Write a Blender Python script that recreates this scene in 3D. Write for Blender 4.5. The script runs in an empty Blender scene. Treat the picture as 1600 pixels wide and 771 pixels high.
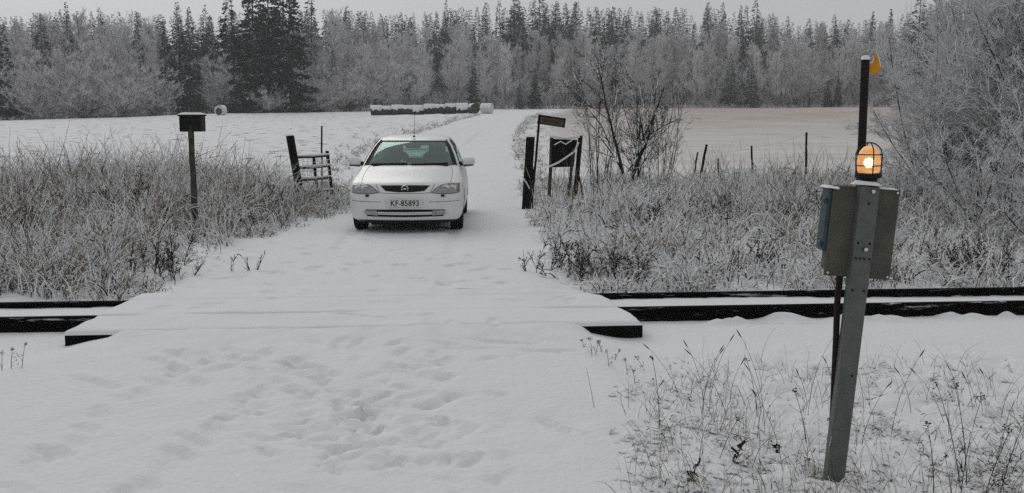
import bpy, math, random
import numpy as np
from mathutils import Vector, Matrix, Euler

random.seed(7)
RNG = np.random.default_rng(7)
S = bpy.context.scene
COL = S.collection

# ------------------------------------------------------------------ camera
CAM = Vector((0.0, 0.0, 1.67))
F = 1600.0                       # focal length in pixels of the 1600 px wide picture
PITCH = math.atan(200.5 / F)
cam_data = bpy.data.cameras.new("camera")
cam_data.sensor_width = 36.0
cam_data.lens = 36.0 * F / 1600.0
cam_data.clip_end = 3000.0
cam_data.clip_start = 0.05
cam = bpy.data.objects.new("camera", cam_data)
cam.location = CAM
cam.rotation_euler = (math.pi / 2 - PITCH, 0, 0)
COL.objects.link(cam)
S.camera = cam

# ------------------------------------------------------------------ light
world = bpy.data.worlds.new("World")
S.world = world
world.use_nodes = True
wn, wl = world.node_tree.nodes, world.node_tree.links
wn.clear()
sky = wn.new("ShaderNodeTexSky")
sky.sky_type = 'NISHITA'
sky.sun_disc = False
sky.sun_elevation = math.radians(34)
sky.sun_rotation = math.radians(-25)
sky.dust_density = 4.0
hsv = wn.new("ShaderNodeHueSaturation")
hsv.inputs['Saturation'].default_value = 0.06
mixw = wn.new("ShaderNodeMix"); mixw.data_type = 'RGBA'
mixw.inputs[0].default_value = 0.86          # an even cloud layer over the clear sky
mixw.inputs[7].default_value = (6.68, 6.75, 6.93, 1)
bg = wn.new("ShaderNodeBackground")
bg.inputs['Strength'].default_value = 0.09
wo = wn.new("ShaderNodeOutputWorld")
wl.new(sky.outputs[0], hsv.inputs['Color'])
wl.new(hsv.outputs[0], mixw.inputs[6])
wl.new(mixw.outputs[2], bg.inputs['Color'])
wl.new(bg.outputs[0], wo.inputs['Surface'])

sun_data = bpy.data.lights.new("sun", 'SUN')
sun_data.energy = 0.8
sun_data.angle = math.radians(35)
sun_data.color = (1.0, 0.98, 0.95)
sun = bpy.data.objects.new("sun", sun_data)
sun.rotation_euler = Vector((math.sin(math.radians(-25)), math.cos(math.radians(-25)), math.tan(math.radians(34)))).to_track_quat('Z', 'Y').to_euler()
COL.objects.link(sun)

S.view_settings.view_transform = 'Standard'
S.view_settings.look = 'None'
S.view_settings.exposure = -0.30
S.view_settings.gamma = 1.0
S.render.engine = 'CYCLES'
S.cycles.use_denoising = False
S.cycles.max_bounces = 6
S.cycles.diffuse_bounces = 3
S.cycles.transparent_max_bounces = 12
S.cycles.volume_bounces = 1
S.cycles.sample_clamp_indirect = 1.0
S.cycles.caustics_reflective = False
S.cycles.caustics_refractive = False

# ------------------------------------------------------------------ pixel helpers (1600 x 771 photograph)
CT, ST = math.cos(PITCH), math.sin(PITCH)
def ray(px, py):
    u, v = (px - 800) / F, (385.5 - py) / F
    return np.array([u, CT + v * ST, -ST + v * CT])
def gp(px, py, z=0.0):
    d = ray(px, py); t = (z - CAM.z) / d[2]
    return np.array([d[0] * t, d[1] * t, z])
def pt(px, py, Y):
    d = ray(px, py); t = Y / d[1]
    return np.array([d[0] * t, Y, CAM.z + d[2] * t])

# ------------------------------------------------------------------ noise
def _h(ix, iy, seed):
    n = (ix.astype(np.int64) * 374761393 + iy.astype(np.int64) * 668265263 + seed * 982451653) & 0x7fffffff
    n = ((n ^ (n >> 13)) * 1274126177) & 0x7fffffff
    n = n ^ (n >> 16)
    return (n & 0xffff) / 65535.0
def vnoise(x, y, seed=0):
    x = np.asarray(x, float); y = np.asarray(y, float)
    ix, iy = np.floor(x), np.floor(y)
    fx, fy = x - ix, y - iy
    fx = fx * fx * fx * (fx * (fx * 6 - 15) + 10); fy = fy * fy * fy * (fy * (fy * 6 - 15) + 10)
    a, b = _h(ix, iy, seed), _h(ix + 1, iy, seed)
    c, d = _h(ix, iy + 1, seed), _h(ix + 1, iy + 1, seed)
    return (a + (b - a) * fx) * (1 - fy) + (c + (d - c) * fx) * fy - 0.5
def fbm(x, y, oct=4, seed=0):
    s = 0.0; a = 1.0; f = 1.0
    for k in range(oct):
        s = s + a * vnoise(x * f + 17.3 * k, y * f - 9.1 * k, seed + k); a *= 0.5; f *= 2.03
    return s
def sstep(a, b, x):
    t = np.clip((np.asarray(x, float) - a) / (b - a), 0, 1)
    return t * t * (3 - 2 * t)

# ------------------------------------------------------------------ materials
def mat(name, color, rough=0.7, metal=0.0, noise=0.0, nscale=8.0, bump=0.0, bscale=40.0, spec=0.3, color2=None, sub=0.0):
    m = bpy.data.materials.new(name); m.use_nodes = True
    n, l = m.node_tree.nodes, m.node_tree.links
    b = n['Principled BSDF']
    b.inputs['Base Color'].default_value = (*color, 1)
    b.inputs['Roughness'].default_value = rough
    b.inputs['Metallic'].default_value = metal
    b.inputs['Specular IOR Level'].default_value = spec
    if noise or color2:
        tc = n.new("ShaderNodeTexCoord")
        t = n.new("ShaderNodeTexNoise"); t.inputs['Scale'].default_value = nscale; t.inputs['Detail'].default_value = 5
        l.new(tc.outputs['Object'], t.inputs['Vector'])
        r = n.new("ShaderNodeValToRGB")
        c2 = color2 if color2 else tuple(c * (1 - noise) for c in color)
        r.color_ramp.elements[0].position = 0.35; r.color_ramp.elements[1].position = 0.65
        r.color_ramp.elements[0].color = (*c2, 1); r.color_ramp.elements[1].color = (*color, 1)
        l.new(t.outputs['Fac'], r.inputs[0]); l.new(r.outputs[0], b.inputs['Base Color'])
    if bump:
        tc = n.new("ShaderNodeTexCoord")
        t = n.new("ShaderNodeTexNoise"); t.inputs['Scale'].default_value = bscale; t.inputs['Detail'].default_value = 6
        l.new(tc.outputs['Object'], t.inputs['Vector'])
        bp = n.new("ShaderNodeBump"); bp.inputs['Strength'].default_value = bump; bp.inputs['Distance'].default_value = 0.02
        l.new(t.outputs['Fac'], bp.inputs['Height']); l.new(bp.outputs[0], b.inputs['Normal'])
    if sub:
        b.inputs['Subsurface Weight'].default_value = sub
        b.inputs['Subsurface Radius'].default_value = (0.03, 0.03, 0.03)
    return m

M_SNOW = mat("snow", (0.80, 0.81, 0.815), 0.8, noise=0.05, nscale=3, bump=0.35, bscale=35, spec=0.15)
M_SNOWP = mat("snow_piece", (0.80, 0.81, 0.815), 0.85, spec=0.1)
M_FROST = mat("frosted_twig", (0.56, 0.555, 0.56), 0.9, spec=0.1)
M_FROSTP = mat("thick_hoar_frost", (0.76, 0.76, 0.77), 0.9, spec=0.1)
M_FROSTW = mat("hoar_frost", (0.78, 0.78, 0.785), 0.9, spec=0.1)
M_BARK = mat("bark", (0.10, 0.092, 0.088), 0.9, noise=0.4, nscale=6, spec=0.1)
M_BARKD = mat("wet_dark_bark", (0.03, 0.028, 0.026), 0.8, noise=0.3, nscale=9, spec=0.2)
M_BIRCH = mat("pale_bark", (0.30, 0.29, 0.28), 0.9, color2=(0.09, 0.085, 0.08), nscale=3, spec=0.1)
M_NEEDLE = mat("spruce_needles", (0.016, 0.030, 0.025), 0.8, noise=0.35, nscale=1.5, spec=0.1)
M_NEEDLEF = mat("frosted_needles", (0.19, 0.215, 0.212), 0.9, noise=0.35, nscale=1.5, spec=0.1)
M_STRAW = mat("dead_grass", (0.33, 0.275, 0.20), 0.9, noise=0.55, nscale=5, spec=0.1)
M_STRAWD = mat("dark_dead_stalk", (0.040, 0.031, 0.026), 0.9, noise=0.4, nscale=7, spec=0.1)
M_GRASSG = mat("faded_green_grass", (0.095, 0.105, 0.07), 0.9, noise=0.4, nscale=5, spec=0.1)
M_WOODD = mat("wet_dark_wood", (0.014, 0.014, 0.013), 0.9, noise=0.5, nscale=14, bump=0.4, bscale=60, spec=0.08)
M_WOODM = mat("mossy_grey_wood", (0.085, 0.085, 0.06), 0.85, noise=0.55, nscale=10, bump=0.4, bscale=60, spec=0.15)
M_WOODB = mat("brown_board", (0.115, 0.085, 0.07), 0.8, noise=0.3, nscale=20, spec=0.2)
M_RAIL = mat("rusty_dark_rail", (0.007, 0.0065, 0.0065), 0.9, noise=0.5, nscale=9, bump=0.3, bscale=50, spec=0.05)
def speck(m, thr, sc, mscale, col=(.55, .56, .57)):
    n, l = m.node_tree.nodes, m.node_tree.links; b = n['Principled BSDF']; src = b.inputs['Base Color'].links[0].from_socket
    geo = n.new("ShaderNodeNewGeometry"); mp = n.new("ShaderNodeMapping"); mp.inputs['Scale'].default_value = mscale
    t = n.new("ShaderNodeTexNoise"); t.inputs['Scale'].default_value = sc; t.inputs['Detail'].default_value = 9; t.inputs['Roughness'].default_value = .75
    r = n.new("ShaderNodeMapRange"); r.inputs[1].default_value = thr; r.inputs[2].default_value = thr + .06
    mx = n.new("ShaderNodeMix"); mx.data_type = 'RGBA'; mx.inputs[7].default_value = (*col, 1)
    l.new(geo.outputs['Position'], mp.inputs[0]); l.new(mp.outputs[0], t.inputs['Vector']); l.new(t.outputs['Fac'], r.inputs[0]); l.new(r.outputs[0], mx.inputs[0]); l.new(src, mx.inputs[6]); l.new(mx.outputs[2], b.inputs['Base Color'])
speck(M_RAIL, .58, 3.0, (.6, 1, 6))
M_TIMBER = mat("creosoted_timber", (0.008, 0.008, 0.008), 0.9, noise=0.4, nscale=12, bump=0.4, bscale=40, spec=0.05)
M_BALLAST = mat("ballast_fines", (0.16, 0.16, 0.16), 0.95, noise=0.5, nscale=40, bump=0.8, bscale=60)
speck(M_TIMBER, .66, 5.0, (1, 1, 4))
M_PAINT = mat("white_car_paint", (0.73, 0.745, 0.735), 0.28, noise=0.06, nscale=2.5, spec=0.5)
M_BLACK = mat("black_plastic", (0.008, 0.008, 0.009), 0.6, spec=0.2)
M_RUBBER = mat("tyre_rubber", (0.012, 0.012, 0.012), 0.85, bump=0.6, bscale=90, spec=0.2)
M_CHROME = mat("chrome", (0.6, 0.6, 0.6), 0.15, metal=1.0)
M_SEAT = mat("grey_seat_fabric", (0.15, 0.18, 0.175), 0.95, spec=0.1)
M_PLATE = mat("plate_white", (0.62, 0.62, 0.60), 0.5)
M_INK = mat("plate_black", (0.01, 0.01, 0.01), 0.5)
M_REFL = mat("lamp_reflector", (0.82, 0.83, 0.83), 0.4, metal=0.0, noise=0.35, nscale=26)
M_AMBER = mat("amber_reflector", (0.45, 0.16, 0.07), 0.4)
M_STEEL = mat("galvanised_steel", (0.112, 0.132, 0.122), 0.55, metal=0.25, noise=0.22, nscale=14, bump=0.15, bscale=50, spec=0.4)
M_OLIVE = mat("weathered_olive_panel", (0.100, 0.099, 0.078), 0.7, noise=0.35, nscale=7, bump=0.15, bscale=40)
M_BLUEG = mat("blue_grey_box", (0.035, 0.065, 0.080), 0.5, noise=0.3, nscale=15)
M_POLE = mat("dark_brown_pole", (0.016, 0.011, 0.013), 0.9, noise=0.3, nscale=15)
M_YELLOW = mat("yellow_sign_paint", (0.62, 0.27, 0.02), 0.6, noise=0.2, nscale=30)
M_FILM = mat("bale_film_dark", (0.045, 0.055, 0.052), 0.55, noise=0.55, nscale=3)
M_FILMW = mat("bale_film_white", (0.62, 0.63, 0.64), 0.5, noise=0.15, nscale=4)
M_HAY = mat("bale_hay_end", (0.09, 0.075, 0.055), 0.9, noise=0.4, nscale=9)
M_RUST = mat("dark_brown_seed", (0.035, 0.024, 0.02), 0.9, noise=0.3, nscale=30, spec=0.1)

def glass_mat(name, tint, alpha, rough=0.03):
    m = bpy.data.materials.new(name); m.use_nodes = True
    n, l = m.node_tree.nodes, m.node_tree.links; n.clear()
    tr = n.new("ShaderNodeBsdfTransparent"); tr.inputs[0].default_value = (*tint, 1)
    gl = n.new("ShaderNodeBsdfGlossy"); gl.inputs['Roughness'].default_value = rough; gl.inputs[0].default_value = (0.72, 0.93, 0.88, 1)
    fr = n.new("ShaderNodeFresnel"); fr.inputs['IOR'].default_value = 1.5
    mx = n.new("ShaderNodeMix"); mx.data_type = 'FLOAT'
    ad = n.new("ShaderNodeMath"); ad.operation = 'ADD'; ad.inputs[1].default_value = alpha
    l.new(fr.outputs[0], ad.inputs[0])
    ms = n.new("ShaderNodeMixShader"); o = n.new("ShaderNodeOutputMaterial")
    l.new(ad.outputs[0], ms.inputs[0]); l.new(tr.outputs[0], ms.inputs[1]); l.new(gl.outputs[0], ms.inputs[2])
    l.new(ms.outputs[0], o.inputs[0])
    return m
M_GLASS = glass_mat("green_tinted_glass", (0.84, 0.98, 0.94), 0.11)
M_LENS = glass_mat("clear_lens", (0.97, 0.98, 0.98), 0.03)

# ------------------------------------------------------------------ mesh helpers
def mesh_np(name, V, Fq, mats, midx=None, smooth=False):
    """V (n,3) float; Fq (m,3|4) int or list of such arrays."""
    me = bpy.data.meshes.new(name)
    V = np.asarray(V, np.float32)
    Fs = Fq if isinstance(Fq, list) else [Fq]
    Fs = [np.asarray(f, np.int32) for f in Fs if len(f)]
    me.vertices.add(len(V)); me.vertices.foreach_set('co', V.ravel())
    loops = np.concatenate([f.ravel() for f in Fs])
    tot = np.concatenate([np.full(len(f), f.shape[1], np.int32) for f in Fs])
    st = np.concatenate([[0], np.cumsum(tot)[:-1]]).astype(np.int32)
    me.loops.add(len(loops)); me.loops.foreach_set('vertex_index', loops)
    me.polygons.add(len(tot)); me.polygons.foreach_set('loop_start', st); me.polygons.foreach_set('loop_total', tot)
    if midx is not None: me.polygons.foreach_set('material_index', np.asarray(midx, np.int32))
    me.polygons.foreach_set('use_smooth', np.full(len(tot), bool(smooth)))
    for m in mats: me.materials.append(m)
    me.update(calc_edges=True); me.validate()
    return me

def obj(name, me, parent=None, loc=None, rot=None):
    o = bpy.data.objects.new(name, me); COL.objects.link(o)
    if parent: o.parent = parent
    if loc is not None: o.location = loc
    if rot is not None: o.rotation_euler = rot
    return o
def tag(o, label=None, cat=None, group=None, kind=None):
    if label: o['label'] = label
    if cat: o['category'] = cat
    if group: o['group'] = group
    if kind: o['kind'] = kind
    return o
def empty(name, loc, label, cat, group=None, rot=(0, 0, 0)):
    o = bpy.data.objects.new(name, None); COL.objects.link(o)
    o.location = loc; o.rotation_euler = rot; o.empty_display_size = 0.2
    return tag(o, label, cat, group)
def copy_tree(o, parent=None):
    c = o.copy(); COL.objects.link(c)
    if parent: c.parent = parent
    for ch in list(o.children): copy_tree(ch, c)
    return c

class MB:
    """collects verts / faces"""
    def __init__(s): s.v = []; s.f = []; s.m = []
    def add(s, V, Fc, m=0):
        o = len(s.v); s.v.extend([tuple(p) for p in V])
        for f in Fc: s.f.append(tuple(i + o for i in f)); s.m.append(m)
    def box(s, c, size, rot=None, m=0, bevel=0.0):
        x, y, z = [k / 2 for k in size]
        if bevel > 0:
            b = min(bevel, x * .9, y * .9, z * .9); V = []
            for sz in (-1, 1):
                for (ax, ay) in ((1, 1), (-1, 1), (-1, -1), (1, -1)):
                    V.append((ax * (x - b), ay * (y - b), sz * z)); V.append((ax * x, ay * (y - b), sz * (z - b))); V.append((ax * (x - b), ay * y, sz * (z - b)))
            pts = [Vector(p) for p in V]
            import bmesh
            bm = bmesh.new()
            for p in pts: bm.verts.new(p)
            r = bmesh.ops.convex_hull(bm, input=bm.verts)
            bm.verts.ensure_lookup_table(); bm.verts.index_update()
            V = [v.co.copy() for v in bm.verts]; Fc = [[v.index for v in f.verts] for f in bm.faces]; bm.free()
        else:
            V = [Vector((sx * x, sy * y, sz * z)) for sx in (-1, 1) for sy in (-1, 1) for sz in (-1, 1)]
            Fc = [(0, 1, 3, 2), (4, 6, 7, 5), (0, 4, 5, 1), (2, 3, 7, 6), (0, 2, 6, 4), (1, 5, 7, 3)]
        R = Euler(rot).to_matrix() if rot is not None else Matrix.Identity(3)
        s.add([R @ Vector(p) + Vector(c) for p in V], Fc, m)
    def tube(s, pts, rad, sides=10, m=0, cap=True):
        pts = [Vector(p) for p in pts]
        if not hasattr(rad, '__len__'): rad = [rad] * len(pts)
        V = []; ref = None
        for i, p in enumerate(pts):
            t = (pts[min(i + 1, len(pts) - 1)] - pts[max(i - 1, 0)]).normalized()
            if ref is None: ref = Vector((1, 0, 0)) if abs(t.x) < .8 else Vector((0, 1, 0))
            a = (ref - t * ref.dot(t)).normalized(); b = t.cross(a); ref = a
            for k in range(sides):
                an = 2 * math.pi * k / sides
                V.append(p + (a * math.cos(an) + b * math.sin(an)) * rad[i])
        Fc = [(i * sides + k, i * sides + (k + 1) % sides, (i + 1) * sides + (k + 1) % sides, (i + 1) * sides + k)
              for i in range(len(pts) - 1) for k in range(sides)]
        if cap:
            Fc.append(tuple(reversed(range(sides)))); Fc.append(tuple(range((len(pts) - 1) * sides, len(pts) * sides)))
        s.add(V, Fc, m)
    def lathe(s, prof, sides=20, c=(0, 0, 0), axis='Z', m=0):
        V = []
        for (r, z) in prof:
            for k in range(sides):
                a = 2 * math.pi * k / sides
                p = (r * math.cos(a), r * math.sin(a), z)
                if axis == 'X': p = (p[2], p[0], p[1])
                if axis == 'Y': p = (p[0], p[2], p[1])
                V.append(Vector(p) + Vector(c))
        Fc = [(i * sides + k, i * sides + (k + 1) % sides, (i + 1) * sides + (k + 1) % sides, (i + 1) * sides + k)
              for i in range(len(prof) - 1) for k in range(sides)]
        s.add(V, Fc, m)
    def prism(s, poly, y0, y1, m=0):
        """poly in (x,z), extruded along y"""
        n = len(poly)
        V = [(p[0], y0, p[1]) for p in poly] + [(p[0], y1, p[1]) for p in poly]
        Fc = [tuple(range(n)), tuple(reversed(range(n, 2 * n)))] + [(i, i + n, (i + 1) % n + n, (i + 1) % n) for i in range(n)]
        s.add(V, Fc, m)
    def build(s, name, mats, parent=None, smooth=False, loc=None, rot=None):
        me = bpy.data.meshes.new(name); me.from_pydata([tuple(v) for v in s.v], [], s.f)
        for mm in (mats if isinstance(mats, (list, tuple)) else [mats]): me.materials.append(mm)
        me.polygons.foreach_set('material_index', s.m)
        me.polygons.foreach_set('use_smooth', [smooth] * len(s.f)); me.update()
        import bmesh
        bm = bmesh.new(); bm.from_mesh(me); bmesh.ops.recalc_face_normals(bm, faces=bm.faces); bm.to_mesh(me); bm.free()
        if smooth:
            try: me.set_sharp_from_angle(angle=math.radians(40))
            except Exception: pass
        return obj(name, me, parent, loc, rot)

def snow_cap(w, d, h, seed=0, n=10):
    """lumpy cushion of snow, underside at z=0, returned as (V,F)"""
    V = []; Fc = []; seed = abs(seed)
    for i in range(n + 1):
        for j in range(n + 1):
            a, b = i / n * 2 - 1, j / n * 2 - 1
            e = (1 - abs(a) ** 5) * (1 - abs(b) ** 5)
            V.append((a * w / 2, b * d / 2, h * (e ** .5) * (0.8 + .4 * float(vnoise(i * .7 + seed, j * .7, seed) + .5)) - 0.002))
    for i in range(n):
        for j in range(n):
            q = i * (n + 1) + j; Fc.append((q, q + n + 1, q + n + 2, q + 1))
    return V, Fc

def tubes_np(P, R, sides=3, snow_p=0.0, base=0, snow=1, rng=RNG, snow_face=0):
    """P (N,K,3), R (N,K) -> V, F, midx.  For 3 sides face 0 looks up."""
    N, K, _ = P.shape
    T = np.empty_like(P); T[:, 1:-1] = P[:, 2:] - P[:, :-2]; T[:, 0] = P[:, 1] - P[:, 0]; T[:, -1] = P[:, -1] - P[:, -2]
    T /= np.linalg.norm(T, axis=2, keepdims=True) + 1e-9
    up = np.array([0.0, 0.0, 1.0]); A = np.cross(T, up)
    ln = np.linalg.norm(A, axis=2, keepdims=True)
    A = np.where(ln < 0.05, np.array([1.0, 0, 0]), A / (ln + 1e-9))
    B = np.cross(A, T); B /= np.linalg.norm(B, axis=2, keepdims=True) + 1e-9
    ang = np.radians(30 + 360 / sides * np.arange(sides))
    V = P[:, :, None, :] + R[:, :, None, None] * (A[:, :, None, :] * np.cos(ang)[None, None, :, None] + B[:, :, None, :] * np.sin(ang)[None, None, :, None])
    V = V.reshape(-1, 3)
    idx = np.arange(N * K * sides).reshape(N, K, sides)
    f = np.stack([idx[:, :-1, :], np.roll(idx, -1, 2)[:, :-1, :], np.roll(idx, -1, 2)[:, 1:, :], idx[:, 1:, :]], -1)
    mi = np.full(f.shape[:3], base)
    if snow_p > 0:
        horiz = np.sqrt(1 - np.clip(T[:, :-1, 2] ** 2, 0, 1))
        take = rng.random(horiz.shape) < snow_p * (0.5 + 0.5 * horiz)
        mi[:, :, 0] = np.where(take, snow, mi[:, :, 0])
        if sides == 3:
            for sd in (1, 2):
                take2 = take & (rng.random(horiz.shape) < snow_p * 0.55)
                mi[:, :, sd] = np.where(take2, snow, mi[:, :, sd])
    return V, f.reshape(-1, 4), mi.ravel()

def join_np(parts):
    V = []; Fc = []; Mi = []; o = 0
    for v, f, m in parts:
        V.append(v); Fc.append(f + o); Mi.append(m); o += len(v)
    return np.concatenate(V), np.concatenate(Fc), np.concatenate(Mi)

def unit(a): return a / (np.linalg.norm(a, axis=-1, keepdims=True) + 1e-9)

def children(P, R, n, spread, ratio, rr, K, rng, upw=0.2, tmin=0.25, wig=0.12, droop=0.0, minr=0.004):
    """grow n children on each parent curve"""
    N, K0, _ = P.shape
    idx = np.repeat(np.arange(N), n); t = rng.uniform(tmin, 1.0, len(idx)) * (K0 - 1) * 0.999
    i = t.astype(int); fr = (t - i)[:, None]
    p0 = P[idx, i] * (1 - fr) + P[idx, i + 1] * fr
    tg = unit(P[idx, i + 1] - P[idx, i])
    plen = np.linalg.norm(np.diff(P, axis=1), axis=2).sum(1)[idx]
    r0 = (R[idx, i] * (1 - fr[:, 0]) + R[idx, i + 1] * fr[:, 0]) * rr
    d = unit(tg + spread * unit(rng.normal(size=(len(idx), 3))) + np.array([0, 0, upw]))
    L = plen * ratio * (1.15 - 0.7 * t / (K0 - 1)) * rng.uniform(0.6, 1.25, len(idx))
    return curves(p0, d, L, np.maximum(r0, minr), K, rng, wig, droop)
def curves(p0, d, L, r0, K, rng, wig=0.12, droop=0.0, taper=0.35):
    N = len(p0); P = np.empty((N, K, 3)); P[:, 0] = p0; cur = d.copy()
    for k in range(1, K):
        cur = unit(cur + wig * rng.normal(size=(N, 3)) + np.array([0, 0, -droop]))
        P[:, k] = P[:, k - 1] + cur * (L / (K - 1))[:, None]
    R = r0[:, None] * np.linspace(1, taper, K)[None]
    return P, R

# ------------------------------------------------------------------ ground shape
nearL, nearR = gp(0, 496, 0.0), gp(1600, 470, 0.0)
TB = (nearR[1] - nearL[1]) / (nearR[0] - nearL[0]); TA = nearL[1] - TB * nearL[0]   # near rail: Y = TA + TB * x
TL = math.sqrt(1 + TB * TB)
GAUGE = 0.72
def tq(x, y):   # distance beyond the near rail, across the track
    return (y - TA - TB * x) / TL
def field_slope(u):
    return np.interp(u, [-0.9, -0.5, -0.3, -0.15, 0.0, 0.35, 0.6, 1.0], [0.0105, 0.0115, 0.0170, 0.0190, 0.0205, 0.0213, 0.0205, 0.02])
# road centre and half width (world metres), from the photograph's road edges
_RE = [(-3.0, -1.5, 3.0), (5.0, -1.4, 2.4), (8.2, -1.3, 1.6), (10, -1.45, 1.6)]
for (pl, pr, py, w) in ((440, 825, 365, 0), (520, 812, 325, 0), (545, 800, 290, 0), (585, 790, 250, 0)):
    a, b = gp(pl, py, 0.0), gp(pr, py, 0.0); _RE.append((a[1], (a[0] + b[0]) / 2, (b[0] - a[0]) / 2))
_RE.sort()
_RE += [(60, -2.6, 2.5), (100, -1.6, 2.6), (150, 2.3, 3.0), (200, 7.0, 3.2), (260, 14.0, 3.2)]
_RY = [r[0] for r in _RE]; _RX = [r[1] for r in _RE]; _RW = [r[2] for r in _RE]
def road_d(x, y):   # signed distance outside the road edge
    return np.abs(x - np.interp(y, _RY, _RX)) - np.interp(y, _RY, _RW)
EDGE_U = [-0.9, -0.5, -0.36, -0.3, -0.15, 0.0, 0.1, 0.35, 0.6, 1.0]
EDGE_Y = [135, 140, 143, 155, 165, 180, 190, 190, 185, 180]
def forest_edge(u): return np.interp(u, EDGE_U, EDGE_Y)
def gz(x, y, detail=False):
    x = np.asarray(x, float); y = np.asarray(y, float)
    u = x / np.maximum(y, 20.0)
    d = np.maximum(0, y - 17.0)
    z = field_slope(u) * (np.sqrt(d * d + 16) - 4)
    e = forest_edge(u)
    z = z + 0.085 * np.clip(y - e - 4, 0, 130) + 0.9 * fbm(x / 35, y / 35, 3, 5) * sstep(25, 120, y) * sstep(0, 12, np.abs(y - e))*0.5
    q = tq(x, y); rd = road_d(x, y)
    off = sstep(0.0, 0.7, rd)                     # 0 on road, 1 outside it
    near = -0.122 - 0.02 * sstep(0, -3, q)
    bed = np.where(q < 0.08, near, np.where(q < GAUGE - 0.03, -0.048 - 0.035 * sstep(1.2, 5.5, x) , -0.10))
    side = np.where(q < GAUGE + 0.3, bed, -0.10 + 0.10 * sstep(GAUGE + .3, GAUGE + 3, q) + 0.10 * fbm(x / 1.3, y / 1.3, 3, 9))
    # the road surface reaches the deck level, then falls a few centimetres to the sides
    road = -0.015 - 0.07 * sstep(-0.45, -4.5, q) * 0.9
    z = z + road * (1 - off) + side * off
    return z

# ---- footprints and ruts: (x, y, half length, half width, direction, depth)
PR = np.random.default_rng(21)
prints = []
def add_print(px, py, ang, L=0.15, W=0.06, D=0.035):
    p = gp(px, py, -0.05); prints.append((p[0], p[1], L * PR.uniform(.8, 1.3), W * PR.uniform(.8, 1.3), ang + PR.normal() * .25, D * PR.uniform(.6, 1.3)))
for _ in range(150):
    px, py = PR.normal(560, 85), PR.normal(655, 45)
    if py < 570: py = 570 + PR.random() * 60
    add_print(px, py, PR.uniform(-1.4, 1.4), PR.uniform(.03, .11), PR.uniform(.015, .04), PR.uniform(.012, .034))
for k in range(13):
    add_print(20 + k * 25 + PR.normal() * 6, 745 - k * 16 + PR.normal() * 8, -0.75, .12, .042, .028)
for k in range(11):
    add_print(200 + k * 26, 760 - k * 19 + PR.normal() * 8, -0.7, .12, .042, .026)
for _ in range(40): add_print(PR.uniform(260, 720), PR.uniform(540, 600), PR.uniform(-1.3, 1.3), .11, .042, .022)
for _ in range(55): add_print(PR.uniform(300, 800), PR.uniform(372, 450), PR.uniform(-1.5, 1.5), .10, .05, .026)
for _ in range(18): add_print(PR.uniform(250, 940), PR.uniform(462, 500), PR.uniform(-1.5, 1.5), .12, .06, .02)
for (a, b) in ((860, 552), (680, 570), (740, 548), (790, 540), (470, 575), (560, 505), (250, 570), (150, 600), (880, 665)):
    add_print(a, b, -1.2, .20, .04, .03)
for _ in range(28): add_print(PR.uniform(590, 810), PR.uniform(500, 770), PR.uniform(-1.2, 1.2), .09, .04, .02)
prints = np.array(prints)
def micro(x, y):
    """trampled snow relief (flat arrays)"""
    z = 0.012 * fbm(x * 1.2, y * 1.2, 3, 31) + 0.004 * fbm(x * 9, y * 9, 3, 41)
    rd = road_d(x, y)
    tr = sstep(0.5, -0.6, rd) * (y < 40)
    z = z + tr * 0.012 * fbm(x * 5.5, y * 4.2, 3, 51) * sstep(.0, .35, vnoise(x * .9, y * .9, 52) + .12)
    c = np.interp(y, _RY, _RX)
    fgm = sstep(.7, 1.6, x - .05 * (y - 4)) * sstep(8.2, 7.0, y)        # hummocks over buried grass
    z = z + fgm * (.085 * np.abs(fbm(x * 4.2, y * 4.2, 4, 81)) + .010 * fbm(x * 13, y * 13, 3, 83))
    tz = np.exp(-((x + .75) / .75) ** 2 - ((y - 5.75) / .85) ** 2)      # churned snow where people turned
    z = z + tz * (.03 * np.abs(fbm(x * 5, y * 5, 4, 61)) + .012 * fbm(x * 14, y * 14, 3, 63) - .012)
    for s in (-0.74, 0.74):                         # wheel ruts
        z = z - 0.034 * np.exp(-((x - c - s - 0.05 * np.sin(y * .7)) / 0.10) ** 4) * (.55 + .9 * vnoise(x * 1.5, y * .8, 35) + .25 * vnoise(x * 9, y * 14, 36)) * sstep(9, 11, y) * (1 + 1.2 * sstep(19, 24, y)) * sstep(200, 120, y)
    for (a, b, L, W, an, D) in prints:
        m = (np.abs(x - a) < .5) & (np.abs(y - b) < .5)
        if not m.any(): continue
        dx, dy = x[m] - a, y[m] - b
        s_, c_ = math.sin(an), math.cos(an)
        p = dx * s_ + dy * c_; w = dx * c_ - dy * s_
        w = w + 0.02 * vnoise(dx * 14 + a, dy * 14, 3)
        r2 = (p / L) ** 2 + (w / W) ** 2
        z[m] += -D * np.exp(-r2 ** 2.2 * .8) + 0.22 * D * np.exp(-((np.sqrt(r2) - 1.3) / .22) ** 2)
    return z

def axis_pts(lo, hi, dlo, dhi, step, grow):
    mid = np.arange(dlo, dhi + 1e-6, step); a = [mid[0]]; s = step
    while a[-1] > lo: s *= grow; a.append(a[-1] - s)
    b = [mid[-1]]; s = step
    while b[-1] < hi: s *= grow; b.append(b[-1] + s)
    return np.concatenate([np.array(a[1:])[::-1], mid, np.array(b[1:])])

xs = axis_pts(-420, 420, -8.5, 9.0, 0.036, 1.06)
ys = axis_pts(-60, 560, 3.6, 17.0, 0.036, 1.045)
GX, GY = np.meshgrid(xs, ys, indexing='ij')
gx, gy = GX.ravel(), GY.ravel()
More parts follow.
